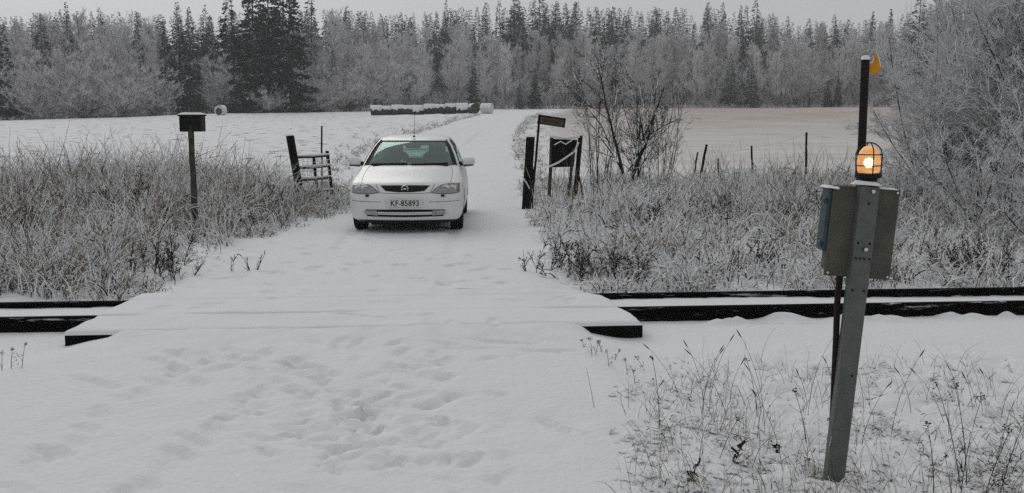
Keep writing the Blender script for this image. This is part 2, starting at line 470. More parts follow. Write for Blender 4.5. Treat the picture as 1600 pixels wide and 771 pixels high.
# deck footprint: the ground sinks under the crossing deck
dk = [gp(100, 525, 0), gp(1003, 507, 0), gp(930, 456, 0), gp(205, 475, 0)]
DKX0, DKX1 = dk[0][0] - .10, dk[1][0] - .05
QF, QB = -0.72, 0.98
def deck_l(q): return DKX0 + 0.06 * (q - QF)
def deck_r(q): return DKX1 - 0.08 * (q - QF) - np.maximum(0, q - 0.55) * 0.9
def in_deck(x, y, grow=0.0):
    q = tq(x, y)
    return (q > QF - grow) & (q < QB + grow) & (x > deck_l(q) - grow) & (x < deck_r(q) + grow)
gzv = gz(gx, gy) + micro(gx, gy) * sstep(110, 30, gy)
gzv = gzv - 0.10 * (in_deck(gx, gy, -0.03) & True)
nx, ny = len(xs), len(ys)
idx = np.arange(nx * ny).reshape(nx, ny)
quads = np.stack([idx[:-1, :-1], idx[1:, :-1], idx[1:, 1:], idx[:-1, 1:]], -1).reshape(-1, 4)
GV = np.stack([gx, gy, gzv], 1)
cc = GV[quads].mean(1); cx, cy = cc[:, 0], cc[:, 1]
cu = cx / np.maximum(cy, 20)
rdq = road_d(cx, cy); qq = tq(cx, cy)
reg = np.zeros(len(quads), int)                                   # 0 verge / trackside
reg[(cy > 24) & (cx < np.interp(cy, _RY, _RX))] = 1                # left snow field
reg[(cy > 27) & (cx > np.interp(cy, _RY, _RX))] = 2                # right stubble field
reg[cy > forest_edge(cu)] = 3                                     # forest floor and hill
reg[(rdq < 0.15) & (cy > -10)] = 4                                 # road

def ground_mat():
    m = bpy.data.materials.new("snowy_ground"); m.use_nodes = True
    n, l = m.node_tree.nodes, m.node_tree.links; b = n['Principled BSDF']
    b.inputs['Roughness'].default_value = 0.8; b.inputs['Specular IOR Level'].default_value = 0.15
    geo = n.new("ShaderNodeNewGeometry"); sep = n.new("ShaderNodeSeparateXYZ")
    l.new(geo.outputs['Position'], sep.inputs[0])
    def noise(sc, det=6, vec=None, rough=.55):
        t = n.new("ShaderNodeTexNoise"); t.inputs['Scale'].default_value = sc; t.inputs['Detail'].default_value = det
        t.inputs['Roughness'].default_value = rough
        l.new(vec if vec else geo.outputs['Position'], t.inputs['Vector']); return t.outputs['Fac']
    def ramp(v, a, c):
        r = n.new("ShaderNodeMapRange"); r.inputs[1].default_value = a; r.inputs[2].default_value = c; r.clamp = True
        l.new(v, r.inputs[0]); return r.outputs[0]
    def mth(op, a, c):
        q = n.new("ShaderNodeMath"); q.operation = op
        for i, k in enumerate((a, c)):
            if isinstance(k, (int, float)): q.inputs[i].default_value = k
            else: l.new(k, q.inputs[i])
        return q.outputs[0]
    def mix(f, a, c):
        q = n.new("ShaderNodeMix"); q.data_type = 'RGBA'; l.new(f, q.inputs[0])
        for i, k in ((6, a), (7, c)):
            if isinstance(k, tuple): q.inputs[i].default_value = (*k, 1)
            else: l.new(k, q.inputs[i])
        return q.outputs[2]
    snow = mix(noise(0.7), (0.76, 0.77, 0.775), (0.83, 0.835, 0.84))
    at = n.new("ShaderNodeAttribute"); at.attribute_name = 'stubble'
    av = n.new("ShaderNodeAttribute"); av.attribute_name = 'verge'
    af = n.new("ShaderNodeAttribute"); af.attribute_name = 'clods'
    mp = n.new("ShaderNodeMapping"); mp.inputs['Scale'].default_value = (0.12, 1.0, 1.0); mp.inputs['Rotation'].default_value = (0, 0, .12)
    l.new(geo.outputs['Position'], mp.inputs[0])
    st = mix(noise(9, 3), (0.30, 0.235, 0.18), (0.46, 0.395, 0.34))
    rows = ramp(noise(1.1, 8, mp.outputs[0], .7), 0.40, 0.60)
    rows = mth('MULTIPLY', mth('SUBTRACT', 1.0, mth('MULTIPLY', rows, 0.50)), at.outputs['Fac'])
    col = mix(rows, snow, st)
    dirt = mth('MULTIPLY', ramp(noise(4.5, 8, None, .7), 0.56, 0.70), av.outputs['Fac'])
    col = mix(dirt, col, (0.16, 0.135, 0.11))
    vor = n.new("ShaderNodeTexNoise"); vor.inputs['Scale'].default_value = 2.6; vor.inputs['Detail'].default_value = 4
    mp2 = n.new("ShaderNodeMapping"); mp2.inputs['Scale'].default_value = (0.6, 0.45, 1); l.new(geo.outputs['Position'], mp2.inputs[0]); l.new(mp2.outputs[0], vor.inputs['Vector'])
    cl = mth('MULTIPLY', ramp(vor.outputs['Fac'], 0.58, 0.66), af.outputs['Fac'])
    col = mix(cl, col, (0.27, 0.255, 0.24))
    l.new(col, b.inputs['Base Color'])
    bp = n.new("ShaderNodeBump"); bp.inputs['Strength'].default_value = 0.5; bp.inputs['Distance'].default_value = 0.03
    l.new(noise(22, 6), bp.inputs['Height']); l.new(bp.outputs[0], b.inputs['Normal'])
    return m
M_GROUND = ground_mat()
ROADX = np.interp(gy, _RY, _RX)
gu = gx / np.maximum(gy, 20)
rdv = road_d(gx, gy)
a_st = sstep(24, 34, gy) * sstep(1.0, 3.5, rdv) * (gx > ROADX) * sstep(3, -1, gy - forest_edge(gu)) * np.interp(gy, [30, 60, 110], [.45, .7, 1.0])
a_vg = np.maximum(sstep(-0.2, 0.5, rdv) * sstep(60, 20, gy) * sstep(GAUGE + .2, GAUGE + 1.0, tq(gx, gy)) * .75,
                  np.maximum(np.exp(-((rdv - 0.6) / 0.8) ** 2) * sstep(18, 22, gy) * .85, sstep(-2, 3, gy - forest_edge(gu)) * .9))
a_vg = np.maximum(a_vg, 0.55 * np.exp(-((gx - ROADX) / 0.4) ** 2) * sstep(18, 25, gy) * sstep(150, 90, gy))
for s_ in (-.74, .74): a_vg = np.maximum(a_vg, .95 * np.exp(-((gx - ROADX - s_) / .26) ** 2) * sstep(18, 24, gy) * sstep(170, 110, gy))
a_cl = sstep(22, 28, gy) * sstep(0.5, 3, rdv) * (gx < ROADX) * sstep(2, -2, gy - forest_edge(gu))
names = [("verge", "ground"), ("snow_field", "ground"), ("stubble_field", "ground"), ("forest_floor", "ground"), ("road", "road")]
for k, (nm, _c) in enumerate(names):
    f = quads[reg == k]
    use, inv = np.unique(f, return_inverse=True)
    me = mesh_np(nm, GV[use], inv.reshape(-1, 4), [M_GROUND], smooth=True)
    for an, arr in (('stubble', a_st), ('verge', a_vg), ('clods', a_cl)):
        at = me.attributes.new(an, 'FLOAT', 'POINT'); at.data.foreach_set('value', arr[use].astype(np.float32))
    o = obj(nm, me)
    lab = {"verge": "snowy ground on both sides of the railway under the frosted weeds",
           "snow_field": "white snow covered field left of the road below the forest",
           "stubble_field": "tan stubble field thinly dusted with snow right of the road",
           "forest_floor": "snowy forest floor rising behind the fields",
           "road": "snow covered farm road with footprints running over the crossing to the forest"}[nm]
    tag(o, lab, kind='structure')

# ------------------------------------------------------------------ railway
def rail(name, q0, label, x0, x1, seed):
    # flat bottomed rail profile swept along the track, head on top at z = 0
    prof = [(-.055, -.125), (-.055, -.115), (-.012, -.100), (-.009, -.035), (-.030, -.026), (-.030, -.004), (-.022, 0), (.022, 0), (.030, -.004), (.030, -.026), (.009, -.035), (.012, -.100), (.055, -.115), (.055, -.125)]
    xsr = np.arange(x0, x1, 0.25); V = []; Fc = []
    n = len(prof)
    for i, x in enumerate(xsr):
        base = np.array([x - q0 * TB / TL, TA + TB * x + q0 / TL])
        bow = 0.0035 * max(0, x - 2) ** 2 * 0.5
        for (a, b) in prof:
            V.append((base[0] - a * TB / TL, base[1] + a / TL - bow * .2, b))
    for i in range(len(xsr) - 1):
        for k in range(n):
            Fc.append((i * n + k, (i + 1) * n + k, (i + 1) * n + (k + 1) % n, i * n + (k + 1) % n))
    m = MB(); m.add(V, Fc, 0)
    o = m.build(name, [M_RAIL, M_SNOWP])
    tag(o, label, 'rail', 'the two rails of the railway')
    return o
for (nm, x0, x1) in (("railway_rail", -60, 60),):
    rail(nm, 0.0, "near dark rail in front of the snow filled track", x0, x1, 1)
    rail(nm, GAUGE, "far dark rail along the frosted weeds, behind the snow filled track", x0, x1, 2)
# snow lumps thrown against the near rail
rs = random.Random(5)
for i in range(16):
    x = rs.uniform(-6.2, 5.2) if i > 9 else [1.9, 2.45, 3.4, 4.15, 4.5, 2.9, -4.9, -5.5, 5.3, 3.0][i]
    if -4.0 < x < 1.4: continue
    w = rs.uniform(.10, .26); hgt = rs.uniform(.035, .07); cv = []; cf = []; n_ = 14
    for a_ in range(n_ + 1):
        for b_ in range(n_ + 1):
            ux, uy = a_ / n_ * 2 - 1, b_ / n_ * 2 - 1
            cv.append((ux * w * 1.6, uy * w * .75, hgt * math.exp(-(ux * 1.9) ** 2 - (uy * 1.9) ** 2) * (1 + 1.1 * float(vnoise(ux * 2.6 + i * 7, uy * 2.6, i))) - .004))
    for a_ in range(n_):
        for b_ in range(n_): q_ = a_ * (n_ + 1) + b_; cf.append((q_, q_ + n_ + 1, q_ + n_ + 2, q_ + 1))
    y = TA + TB * x - rs.uniform(.10, .2)
    m = MB(); m.add(cv, cf); o = m.build("snow_lump", M_SNOW, smooth=True, loc=(x, y, float(gz(x, y)) + float(micro(np.array([x]), np.array([y]))[0]))); o.rotation_euler[2] = rs.uniform(-.3, .3)
    tag(o, "small lump of snow lying against the near rail", "snow lump", "snow lumps along the near rail")

# crossing deck
deck = empty("crossing_deck", ((DKX0 + DKX1) / 2, TA + TB * (DKX0 + DKX1) / 2 + .35, -.12), "snow covered timber crossing deck laid over the rails", "crossing deck")
deck_inv = Vector(deck.location)
def dkp(x, q, z): return Vector((x - q * TB / TL, TA + TB * x + q / TL, z)) - deck_inv
xl_at = deck_l; xr_at = lambda q: float(deck_r(q))
for (qa, qb) in ((QF, -.40), (-.39, -.065), (.045, GAUGE / 2 - .005), (GAUGE / 2 + .005, GAUGE - .045), (GAUGE + .045, QB - .02)):
    V = []
    for z in (-.118, -.018):
        V += [dkp(xl_at(qa), qa, z), dkp(xr_at(qa), qa, z), dkp(xr_at(qb), qb, z), dkp(xl_at(qb), qb, z)]
    m = MB(); m.add(V, [(0, 3, 2, 1), (4, 5, 6, 7), (0, 1, 5, 4), (1, 2, 6, 5), (2, 3, 7, 6), (3, 0, 4, 7)])
    m.build("plank", M_TIMBER, deck)
ni, nj = 220, 110
V = []; 
for i in range(ni + 1):
    for j in range(nj + 1):
        q = QF - .012 + (QB - QF + .03) * j / nj
        xl, xr = xl_at(q) - .012 + .03 * float(vnoise(q * 6, 0, 5)), xr_at(q) + .012 + .03 * float(vnoise(q * 6, 0, 6))
        x = xl + (xr - xl) * i / ni
        V.append([x - q * TB / TL, TA + TB * x + q / TL, 0])
V = np.array(V); Q = tq(V[:, 0], V[:, 1]); I = np.repeat(np.arange(ni + 1), nj + 1); J = np.tile(np.arange(nj + 1), ni + 1)
edge = np.minimum(np.minimum(I, ni - I) / 3.5, np.minimum(J, 60) / 5.0); edge = np.clip(edge, 0, 1)
z = np.maximum(0.020 + micro(V[:, 0], V[:, 1]) * .75, .007)
gr = np.exp(-((Q + .06) / .026) ** 2) * np.clip(.65 + 1.3 * vnoise(V[:, 0] * 1.7, 0 * V[:, 0], 8), .12, 1) * .045 + np.exp(-((Q - GAUGE + .05) / .02) ** 2) * .009
z = z - np.clip(gr, 0, .05)
V[:, 2] = np.maximum(z, -.016)
V[:, 2] = -.016 + (V[:, 2] + .016) * np.sqrt(1 - (1 - edge) ** 2)
V[:, :3] -= np.array(deck_inv)
id2 = np.arange((ni + 1) * (nj + 1)).reshape(ni + 1, nj + 1)
Fq = np.stack([id2[:-1, :-1], id2[1:, :-1], id2[1:, 1:], id2[:-1, 1:]], -1).reshape(-1, 4)
obj("snow_cover", mesh_np("snow_cover", V, Fq, [M_SNOW], smooth=True), deck)

# snow ramps of the road onto both sides of the deck (part of the road)
def ramp_mesh(qa, qb, xa, xb, name):
    ni, nj = 150, 26; V = []
    for i in range(ni + 1):
        for j in range(nj + 1):
            x = xa + (xb - xa) * i / ni; q = qa + (qb - qa) * j / nj
            V.append([x - q * TB / TL, TA + TB * x + q / TL, 0])
    V = np.array(V)
    I = np.repeat(np.arange(ni + 1), nj + 1) / ni; J = np.tile(np.arange(nj + 1), ni + 1) / nj
    g = gz(V[:, 0], V[:, 1]) + micro(V[:, 0], V[:, 1])
    t = J if abs(qb) < abs(qa) or qa < 0 else 1 - J
    side = sstep(0, .06, I) * sstep(1, .94, I)
    top = 0.016 + micro(V[:, 0], V[:, 1])
    V[:, 2] = (g - .02) * (1 - t * side) + top * t * side + 0.015 * t * side * vnoise(V[:, 0] * 6, V[:, 1] * 6, 4)
    id2 = np.arange((ni + 1) * (nj + 1)).reshape(ni + 1, nj + 1)
    Fq = np.stack([id2[:-1, :-1], id2[1:, :-1], id2[1:, 1:], id2[:-1, 1:]], -1).reshape(-1, 4)
    o = obj(name, mesh_np(name, V, Fq, [M_SNOW], smooth=True)); tag(o, "snow ramp leading up to the crossing deck", kind='structure')
ramp_mesh(-1.5, QF - .012, DKX0 + .25, DKX1 - .36, "road_ramp")
ramp_mesh(QB + .012, 1.9, DKX0 + .5, DKX1 - .5, "road_ramp")

# ------------------------------------------------------------------ white car
def pchip(xk, yk, x):
    xk = np.asarray(xk, float); yk = np.asarray(yk, float); h = np.diff(xk); d = np.diff(yk) / h
    m = np.zeros_like(yk); m[0] = d[0]; m[-1] = d[-1]
    for i in range(1, len(xk) - 1):
        if d[i - 1] * d[i] > 0:
            w1 = 2 * h[i] + h[i - 1]; w2 = h[i] + 2 * h[i - 1]; m[i] = (w1 + w2) / (w1 / d[i - 1] + w2 / d[i])
    x = np.asarray(x, float); i = np.clip(np.searchsorted(xk, x, side='right') - 1, 0, len(xk) - 2)
    t = (x - xk[i]) / h[i]; t2 = t * t; t3 = t2 * t
    return (2 * t3 - 3 * t2 + 1) * yk[i] + (t3 - 2 * t2 + t) * h[i] * m[i] + (-2 * t3 + 3 * t2) * yk[i + 1] + (t3 - t2) * h[i] * m[i + 1]
# level: z, half width, nose y, sweep back of the corner, corner radius x, corner radius y, rear y
LV = [(.17, .70, .10, .16, .20, .22, 3.95), (.20, .775, .045, .17, .22, .26, 4.02), (.25, .815, .015, .18, .22, .28, 4.07), (.33, .838, .0, .18, .22, .30, 4.10),
      (.45, .850, .0, .18, .22, .32, 4.11), (.52, .854, .004, .18, .22, .32, 4.11), (.57, .855, .012, .185, .22, .32, 4.10), (.62, .853, .045, .19, .21, .32, 4.08),
      (.68, .848, .085, .20, .20, .32, 4.06), (.72, .842, .125, .215, .19, .31, 4.05), (.755, .835, .20, .235, .17, .30, 4.045), (.79, .825, .34, .24, .14, .28, 4.04), (.83, .812, .53, .23, .11, .26, 4.035),
      (.87, .798, .74, .20, .09, .22, 4.03), (.91, .784, .95, .16, .07, .16, 4.02), (.945, .770, 1.09, .13, .055, .12, 4.0), (.96, .763, 1.14, .13, .05, .10, 3.99), (.98, .756, 1.18, .13, .05, .10, 3.975),
      (1.08, .718, 1.36, .13, .05, .10, 3.88), (1.18, .672, 1.55, .12, .05, .10, 3.78), (1.26, .632, 1.71, .115, .05, .10, 3.68), (1.32, .588, 1.85, .11, .055, .11, 3.57),
      (1.35, .578, 1.94, .11, .07, .14, 3.50), (1.375, .545, 2.04, .10, .10, .20, 3.42), (1.395, .490, 2.16, .08, .14, .24, 3.30), (1.412, .39, 2.33, .05, .18, .26, 3.14), (1.422, .25, 2.52, .02, .15, .2, 2.98), (1.426, .06, 2.7, .0, .04, .04, 2.82)]
LV = np.array(LV)
ZL = np.unique(np.round(np.concatenate([np.linspace(.17, .60, 23), np.linspace(.60, .96, 26), [.9701], np.linspace(.985, 1.31, 12), [1.325], np.linspace(1.34, 1.426, 12)]), 4))
LP = np.stack([pchip(LV[:, 0], LV[:, k], ZL) for k in range(1, 7)], 1)
NF, NC, NS, NRC, NRR = 14, 7, 34, 4, 8
def outline(p):
    hw, yf, bow, rx, ry, yr = p; pts = []
    xf = hw - rx
    for i in range(NF): x = xf * i / NF; pts.append((x, yf + bow * (x / hw) ** 2.2))
    y0 = yf + bow * (xf / hw) ** 2.2
    for i in range(NC): a = math.pi / 2 * i / NC; pts.append((xf + rx * math.sin(a), y0 + ry * (1 - math.cos(a))))
    ys0, ys1 = y0 + ry, yr - .12
    for i in range(NS):
        t = i / NS; y = ys0 + (ys1 - ys0) * t
        pts.append((hw - .012 * (2 * t - 1) ** 2 - .03 * t ** 6 + .012, y))
    for i in range(NRC): a = math.pi / 2 * i / NRC; pts.append((hw - .11 + .08 * math.cos(a) + .0, ys1 + .08 * math.sin(a)))
    for i in range(NRR + 1): t = i / NRR; pts.append(((hw - .11) * (1 - t), ys1 + .08 + .04 * (1 - (1 - t) ** 2)))
    pts[NF + NC] = (pts[NF + NC][0], pts[NF + NC][1])
    return pts
OUT = np.array([outline(p) for p in LP])       # (levels, half points, 2)
NL, NH = OUT.shape[:2]
J_FE, J_SE, J_RE = NF + NC, NF + NC + NS, NF + NC + NS + NRC
car_rot = (0, 0, 0)
car_x = ray(632, 300)[0] / ray(632, 300)[1] * 14.95
car_y = 14.95
car_z = float(gz(car_x, 15.5)) - .01
car = empty("parked_car", (car_x, car_y, car_z), "white hatchback with dark narrow grille parked facing the railway on the snowy road", "car", rot=(0, 0, math.radians(1.2)))
def body_v(i, j, side): return (side * OUT[i, j, 0], OUT[i, j, 1], ZL[i])
def band(cells, name, mats, off=0.0, sides=(1, -1), parent=car, smooth=True, thick=None):
    """part of the body shell: cells = predicate(i, j)"""
    V = []; Fc = []; vid = {}
    def vv(i, j, s):
        if j in (0, NH - 1): s = 1
        k = (i, j, s)
        if k not in vid:
            p = Vector(body_v(i, j, s))
            if off:
                a = Vector(body_v(min(i + 1, NL - 1), j, s)) - Vector(body_v(max(i - 1, 0), j, s))
                b = Vector(body_v(i, min(j + 1, NH - 1), s)) - Vector(body_v(i, max(j - 1, 0), s))
                nrm = b.cross(a) if s > 0 else a.cross(b)
                nrm.normalize(); p = p + nrm * off * (1 if True else -1)
            vid[k] = len(V); V.append(p)
        return vid[k]
    for s in sides:
        for i in range(NL - 1):
            for j in range(NH - 1):
                if cells(i, j):
                    f = (vv(i, j, s), vv(i, j + 1, s), vv(i + 1, j + 1, s), vv(i + 1, j, s))
                    Fc.append(f if s > 0 else f[::-1])
    me = bpy.data.meshes.new(name); me.from_pydata(V, [], Fc)
    for mm in mats: me.materials.append(mm)
    me.polygons.foreach_set('use_smooth', [smooth] * len(Fc)); me.update()
    o = obj(name, me, parent)
    return o
GI0 = int(np.argmin(abs(ZL - .9701))); GI1 = int(np.argmin(abs(ZL - 1.325)))
def c_ws(i, j): return GI0 <= i < GI1 and j < NF
def c_side(i, j):
    return GI0 <= i < GI1 and J_FE + 2 <= j < J_SE - 3
def c_rear(i, j): return GI0 + 1 <= i < GI1 and j >= J_SE + 2
AX_F, AX_R, WR = .82, 3.43, .305
def c_arch(i, j):
    x = (OUT[i, j, 0] + OUT[i, j + 1, 0]) / 2; y = (OUT[i, j, 1] + OUT[i, j + 1, 1]) / 2; z = (ZL[i] + ZL[i + 1]) / 2
    return x > .6 and (math.hypot(y - AX_F, z - .30) < .345 or math.hypot(y - AX_R, z - .30) < .345) and y > .42
body = band(lambda i, j: not (c_ws(i, j) or c_side(i, j) or c_rear(i, j) or c_arch(i, j)), "body", [M_PAINT, M_BLACK])
sol = body.modifiers.new("shell", 'SOLIDIFY'); sol.thickness = .018; sol.offset = -1; sol.material_offset = 1; sol.material_offset_rim = 0
body.data.materials[1] = M_SEAT
# roof lid
V = [Vector(body_v(NL - 1, j, s)) for s in (1,) for j in range(NH)] + [Vector(body_v(NL - 1, j, -1)) for j in range(NH - 2, 0, -1)]
m = MB(); m.add(V, [tuple(range(len(V)))]); m.build("roof_centre", M_PAINT, body)
# black underside, extended downwards to stand in for the shade beneath the car
m = MB(); m.box((0, 2.05, .22), (1.30, 3.6, .15), bevel=.03); m.box((0, .42, .21), (1.06, .5, .17), bevel=.03); m.build("underbody", M_BLACK, car)
for s in (-1, 1):
    for ax in (AX_F, AX_R):
        m = MB(); P = []
        for k in range(15):
            a = math.pi * k / 14; P.append((math.cos(a), math.sin(a)))
        V = []; 
        for (r, x) in ((.36, .845), (.36, .55)):
            V += [(s * x * 1.0, ax + r * c, .30 + r * sn) for c, sn in P]
        Fc = [(k, k + 1, k + 16, k + 15) for k in range(14)] + [tuple(range(15, 30))]
        m.add(V, Fc)
        m.build("wheel_arch_liner", M_BLACK, car)
ws = band(lambda i, j: c_ws(i, j), "windscreen", [M_GLASS], .001)
for s in (1, -1): band(lambda i, j: c_side(i, j) and not (J_FE + 17 <= j < J_FE + 19), "side_window", [M_GLASS], .001, sides=(s,))
band(c_rear, "rear_window", [M_GLASS], .001)
band(lambda i, j: (GI0 <= i < GI1 and (j in (NF - 1,))) or (j < NF and i in (GI1 - 1,)), "windscreen_seal", [M_BLACK], .004, parent=ws)
band(lambda i, j: (j < NF and i == GI0 - 1), "scuttle_panel", [M_BLACK], .003)
for s in (1, -1): band(lambda i, j: GI0 <= i < GI1 and j in (J_FE + 17, J_FE + 18), "door_pillar", [M_BLACK], .002, sides=(s,))
# dark rubber line along the screen pillars (photo: strong dark edges)
for s in (1, -1):
    m = MB(); pts = []
    for i in range(GI0 - 1, GI1 + 2): pts.append((s * (OUT[i, NF + 1, 0]), OUT[i, NF + 1, 1] - .012, ZL[i]))
    m.tube(pts, .011, 6)
    pts = []
    for i in range(GI0 - 1, GI1 + 3): pts.append((s * (OUT[i, J_FE + 1, 0] + .004), OUT[i, J_FE + 1, 1], ZL[i]))
    m.tube(pts, .012, 6)
    m.build("pillar_trim", M_BLACK, car)

# front face helper: y of the shell at (x, z)
FX = np.linspace(0, 1, 60)
def front_y(x, z):
    hw, yf, bow, rx, ry, yr = [float(pchip(LV[:, 0], LV[:, k], [z])[0]) for k in range(1, 7)]
    ax = abs(x); xf = hw - rx
    if ax <= xf: return yf + bow * (ax / hw) ** 2.2
    y0 = yf + bow * (xf / hw) ** 2.2; q = min(1, (ax - xf) / rx)
    return y0 + ry * (1 - math.sqrt(max(0, 1 - q * q)))
def patch(poly, off, nx=14, nz=8):
    """grid over a 4 sided region given by lower and upper polylines [(x,z)..], laid over the nose"""
    lo, hi = poly
    def samp(pl, t):
        q = t * (len(pl) - 1); i = min(int(q), len(pl) - 2); f = q - i
        return pl[i][0] * (1 - f) + pl[i + 1][0] * f, pl[i][1] * (1 - f) + pl[i + 1][1] * f
    V = []; Fc = []
    for i in range(nx + 1):
        a, b = samp(lo, i / nx), samp(hi, i / nx)
        for j in range(nz + 1):
            f = j / nz; x, z = a[0] * (1 - f) + b[0] * f, a[1] * (1 - f) + b[1] * f
            V.append((x, front_y(x, z) - off, z))
    for i in range(nx):
        for j in range(nz): q = i * (nz + 1) + j; Fc.append((q, q + nz + 1, q + nz + 2, q + 1))
    # skirt back into the body so that the patch has thickness
    n0 = len(V); rim = [i * (nz + 1) for i in range(nx + 1)] + [nx * (nz + 1) + j for j in range(1, nz + 1)] + [i * (nz + 1) + nz for i in range(nx - 1, -1, -1)] + [j for j in range(nz - 1, 0, -1)]
    for r in rim: V.append((V[r][0], V[r][1] + off + .02, V[r][2]))
    for k in range(len(rim)): Fc.append((rim[k], rim[(k + 1) % len(rim)], n0 + (k + 1) % len(rim), n0 + k))
    return V, Fc
def add_patch(name, poly, off, mtl, parent=car, smooth=False, nx=14, nz=6):
    m = MB(); m.add(*patch(poly, off, nx, nz)); return m.build(name, mtl, parent, smooth=smooth)
def line_patch(name, pts, w, off, mtl, parent, n=30):
    return add_patch(name, ([(x, z - w / 2) for x, z in pts], [(x, z + w / 2) for x, z in pts]), off, mtl, parent, nx=n, nz=1)
# grille
gr = add_patch("grille", ([(-.285, .635), (-.1, .618), (.1, .618), (.285, .635)], [(-.365, .712), (-.1, .716), (.1, .716), (.365, .712)]), .004, M_BLACK, nx=20)
line_patch("grille_bar", [(-.31, .667), (0, .661), (.31, .667)], .012, .009, M_BLACK, gr)
# emblem: ring with a lightning bolt
m = MB(); ring = []
for k in range(28):
    a = 2 * math.pi * k / 28; ring.append((.047 * math.cos(a), 0, .667 + .047 * math.sin(a)))
m.tube(ring + [ring[0]], .0065, 8, cap=False)
m.prism([(-.075, .660), (-.012, .664), (-.02, .678), (.075, .675), (.012, .671), (.02, .656)], -.004, .004)
em = m.build("emblem", M_CHROME, car, loc=(0, front_y(0, .667) - .014, 0))
# bonnet leading edge and shut lines
for nm, pts, w in (("bonnet_gap", [(-.44, .738), (-.37, .607), (-.2, .600), (0, .598), (.2, .600), (.37, .607), (.44, .738)], .007),):
    m = MB(); P = []
    for i in range(41):
        t = i / 40 * (len(pts) - 1); k = min(int(t), len(pts) - 2); f = t - k
        x = pts[k][0] * (1 - f) + pts[k + 1][0] * f; z = pts[k][1] * (1 - f) + pts[k + 1][1] * f
        P.append((x, front_y(x, z) - .0005, z))
    m.tube(P, .0032, 5); m.build(nm, M_BLACK, car)
for s in (1, -1):                       # bonnet side gaps running up to the screen
    m = MB(); P = []
    for k in range(24):
        z = .742 + (.952 - .742) * k / 23; x = .655 - .02 * (k / 23) + .03 * math.sin(k / 23 * 3.1)
        P.append((s * x, front_y(x, z) - .0005, z))
    m.tube(P, .0032, 5); m.build("bonnet_gap", M_BLACK, car)
# head lamps
for s in (1, -1):
    lo = [(s * .385, .612), (s * .50, .594), (s * .65, .592), (s * .806, .606)]
    hi = [(s * .425, .650), (s * .53, .715), (s * .66, .738), (s * .800, .730)]
    h = add_patch("headlight", (lo, hi), .003, M_REFL, nx=16)
    def shrink(pl, o, f=.82):
        c = (s * .62, .67); return [(c[0] + (x - c[0]) * f, c[1] + (z - c[1]) * f) for x, z in pl]
    m = MB()
    for (cx_, cz_, r) in ((s * .60, .672, .050), (s * .70, .672, .046)):
        V = []; y = front_y(cx_, cz_) - .006
        m.lathe([(0.004, y + .004), (r * .5, y + .0), (r, y - .004), (r * 1.08, y - .001)], 20, (cx_, 0, cz_), 'Y')
    m.build("reflector", M_CHROME, h, smooth=True)
    add_patch("indicator", ([(s * .765, .617), (s * .800, .617)], [(s * .768, .735), (s * .797, .735)]), .006, M_AMBER if s > 0 else M_REFL, h, nx=3)
    add_patch("lens", (lo, hi), .012, M_LENS, h, smooth=True, nx=16)
    m = MB(); P = []
    for pl in (lo, hi[::-1]):
        for a in range(len(pl) - 1):
            for b in range(5):
                f = b / 5; x = pl[a][0] * (1 - f) + pl[a + 1][0] * f; z = pl[a][1] * (1 - f) + pl[a + 1][1] * f
                P.append((x, front_y(x, z) - .006, z))
    P.append(P[0]); m.tube(P, .004, 5, cap=False); m.build("lamp_gap", M_BLACK, h)
    m = MB(); x = s * .555; y = front_y(x, .575)
    m.box((x, y - .012, .566), (.055, .035, .034), bevel=.01); m.build("washer_nozzle", M_BLACK, car)
# bumper
add_patch("plate_recess", ([(-.335, .405), (.335, .405)], [(-.33, .522), (.33, .522)]), .003, M_PAINT, nx=12)
for s in (1, -1): line_patch("bumper_groove", [(s * .345, .475), (s * .55, .478), (s * .80, .488)], .006, .0015, M_BLACK, car, 14)
it = add_patch("lower_intake", ([(-.56, .262), (0, .252), (.56, .262)], [(-.58, .362), (0, .370), (.58, .362)]), .004, M_BLACK, nx=24)
for z in (.322, .300): line_patch("intake_bar", [(-.40, z), (0, z - .004), (.40, z)], .016, .010, M_PAINT if z > .31 else M_PAINT, it)
for s in (1, -1):
    f = add_patch("fog_lamp", ([(s * .40, .275), (s * .58, .285)], [(s * .41, .352), (s * .60, .350)]), .010, M_REFL, nx=6)
    add_patch("lens", ([(s * .40, .275), (s * .58, .285)], [(s * .41, .352), (s * .60, .350)]), .015, M_LENS, f, nx=6)
    add_patch("fog_lamp_surround", ([(s * .60, .285), (s * .655, .305)], [(s * .62, .350), (s * .665, .335)]), .005, M_REFL, car, nx=3)
add_patch("chin_spoiler", ([(-.72, .172), (.72, .172)], [(-.74, .205), (.74, .205)]), .006, M_BLACK, nx=24, nz=2)
# number plate
pl_y = front_y(0.0, .46) - .022
m = MB(); m.box((0, pl_y, .462), (.530, .010, .112), bevel=.004); plate = m.build("number_plate", M_PLATE, car)
def text_mesh(body_, size, parent, loc, rot, mtl, name="lettering", extrude=.0008, spacing=1.0, xs_=1.0):
    c = bpy.data.curves.new(name, 'FONT'); c.body = body_; c.size = size; c.extrude = extrude; c.align_x = 'CENTER'; c.align_y = 'CENTER'; c.space_character = spacing
    c.offset = size * .012
    tmp = bpy.data.objects.new(name, c); COL.objects.link(tmp); bpy.context.view_layer.update()
    me = bpy.data.meshes.new_from_object(tmp.evaluated_get(bpy.context.evaluated_depsgraph_get())); bpy.data.objects.remove(tmp); me.name = name
    me.materials.clear(); me.materials.append(mtl)
    o = obj(name, me, parent, loc, rot); o.scale = (xs_, 1, 1)
    return o
text_mesh("KF 85893", .118, plate, (0.004, pl_y - .0075, .457), (math.pi / 2, 0, 0), M_INK, spacing=1.05, xs_=.88)
m = MB(); m.box((-.072, pl_y - .007, .448), (.016, .003, .02)); m.build("plate_sticker", M_SEAT, plate)
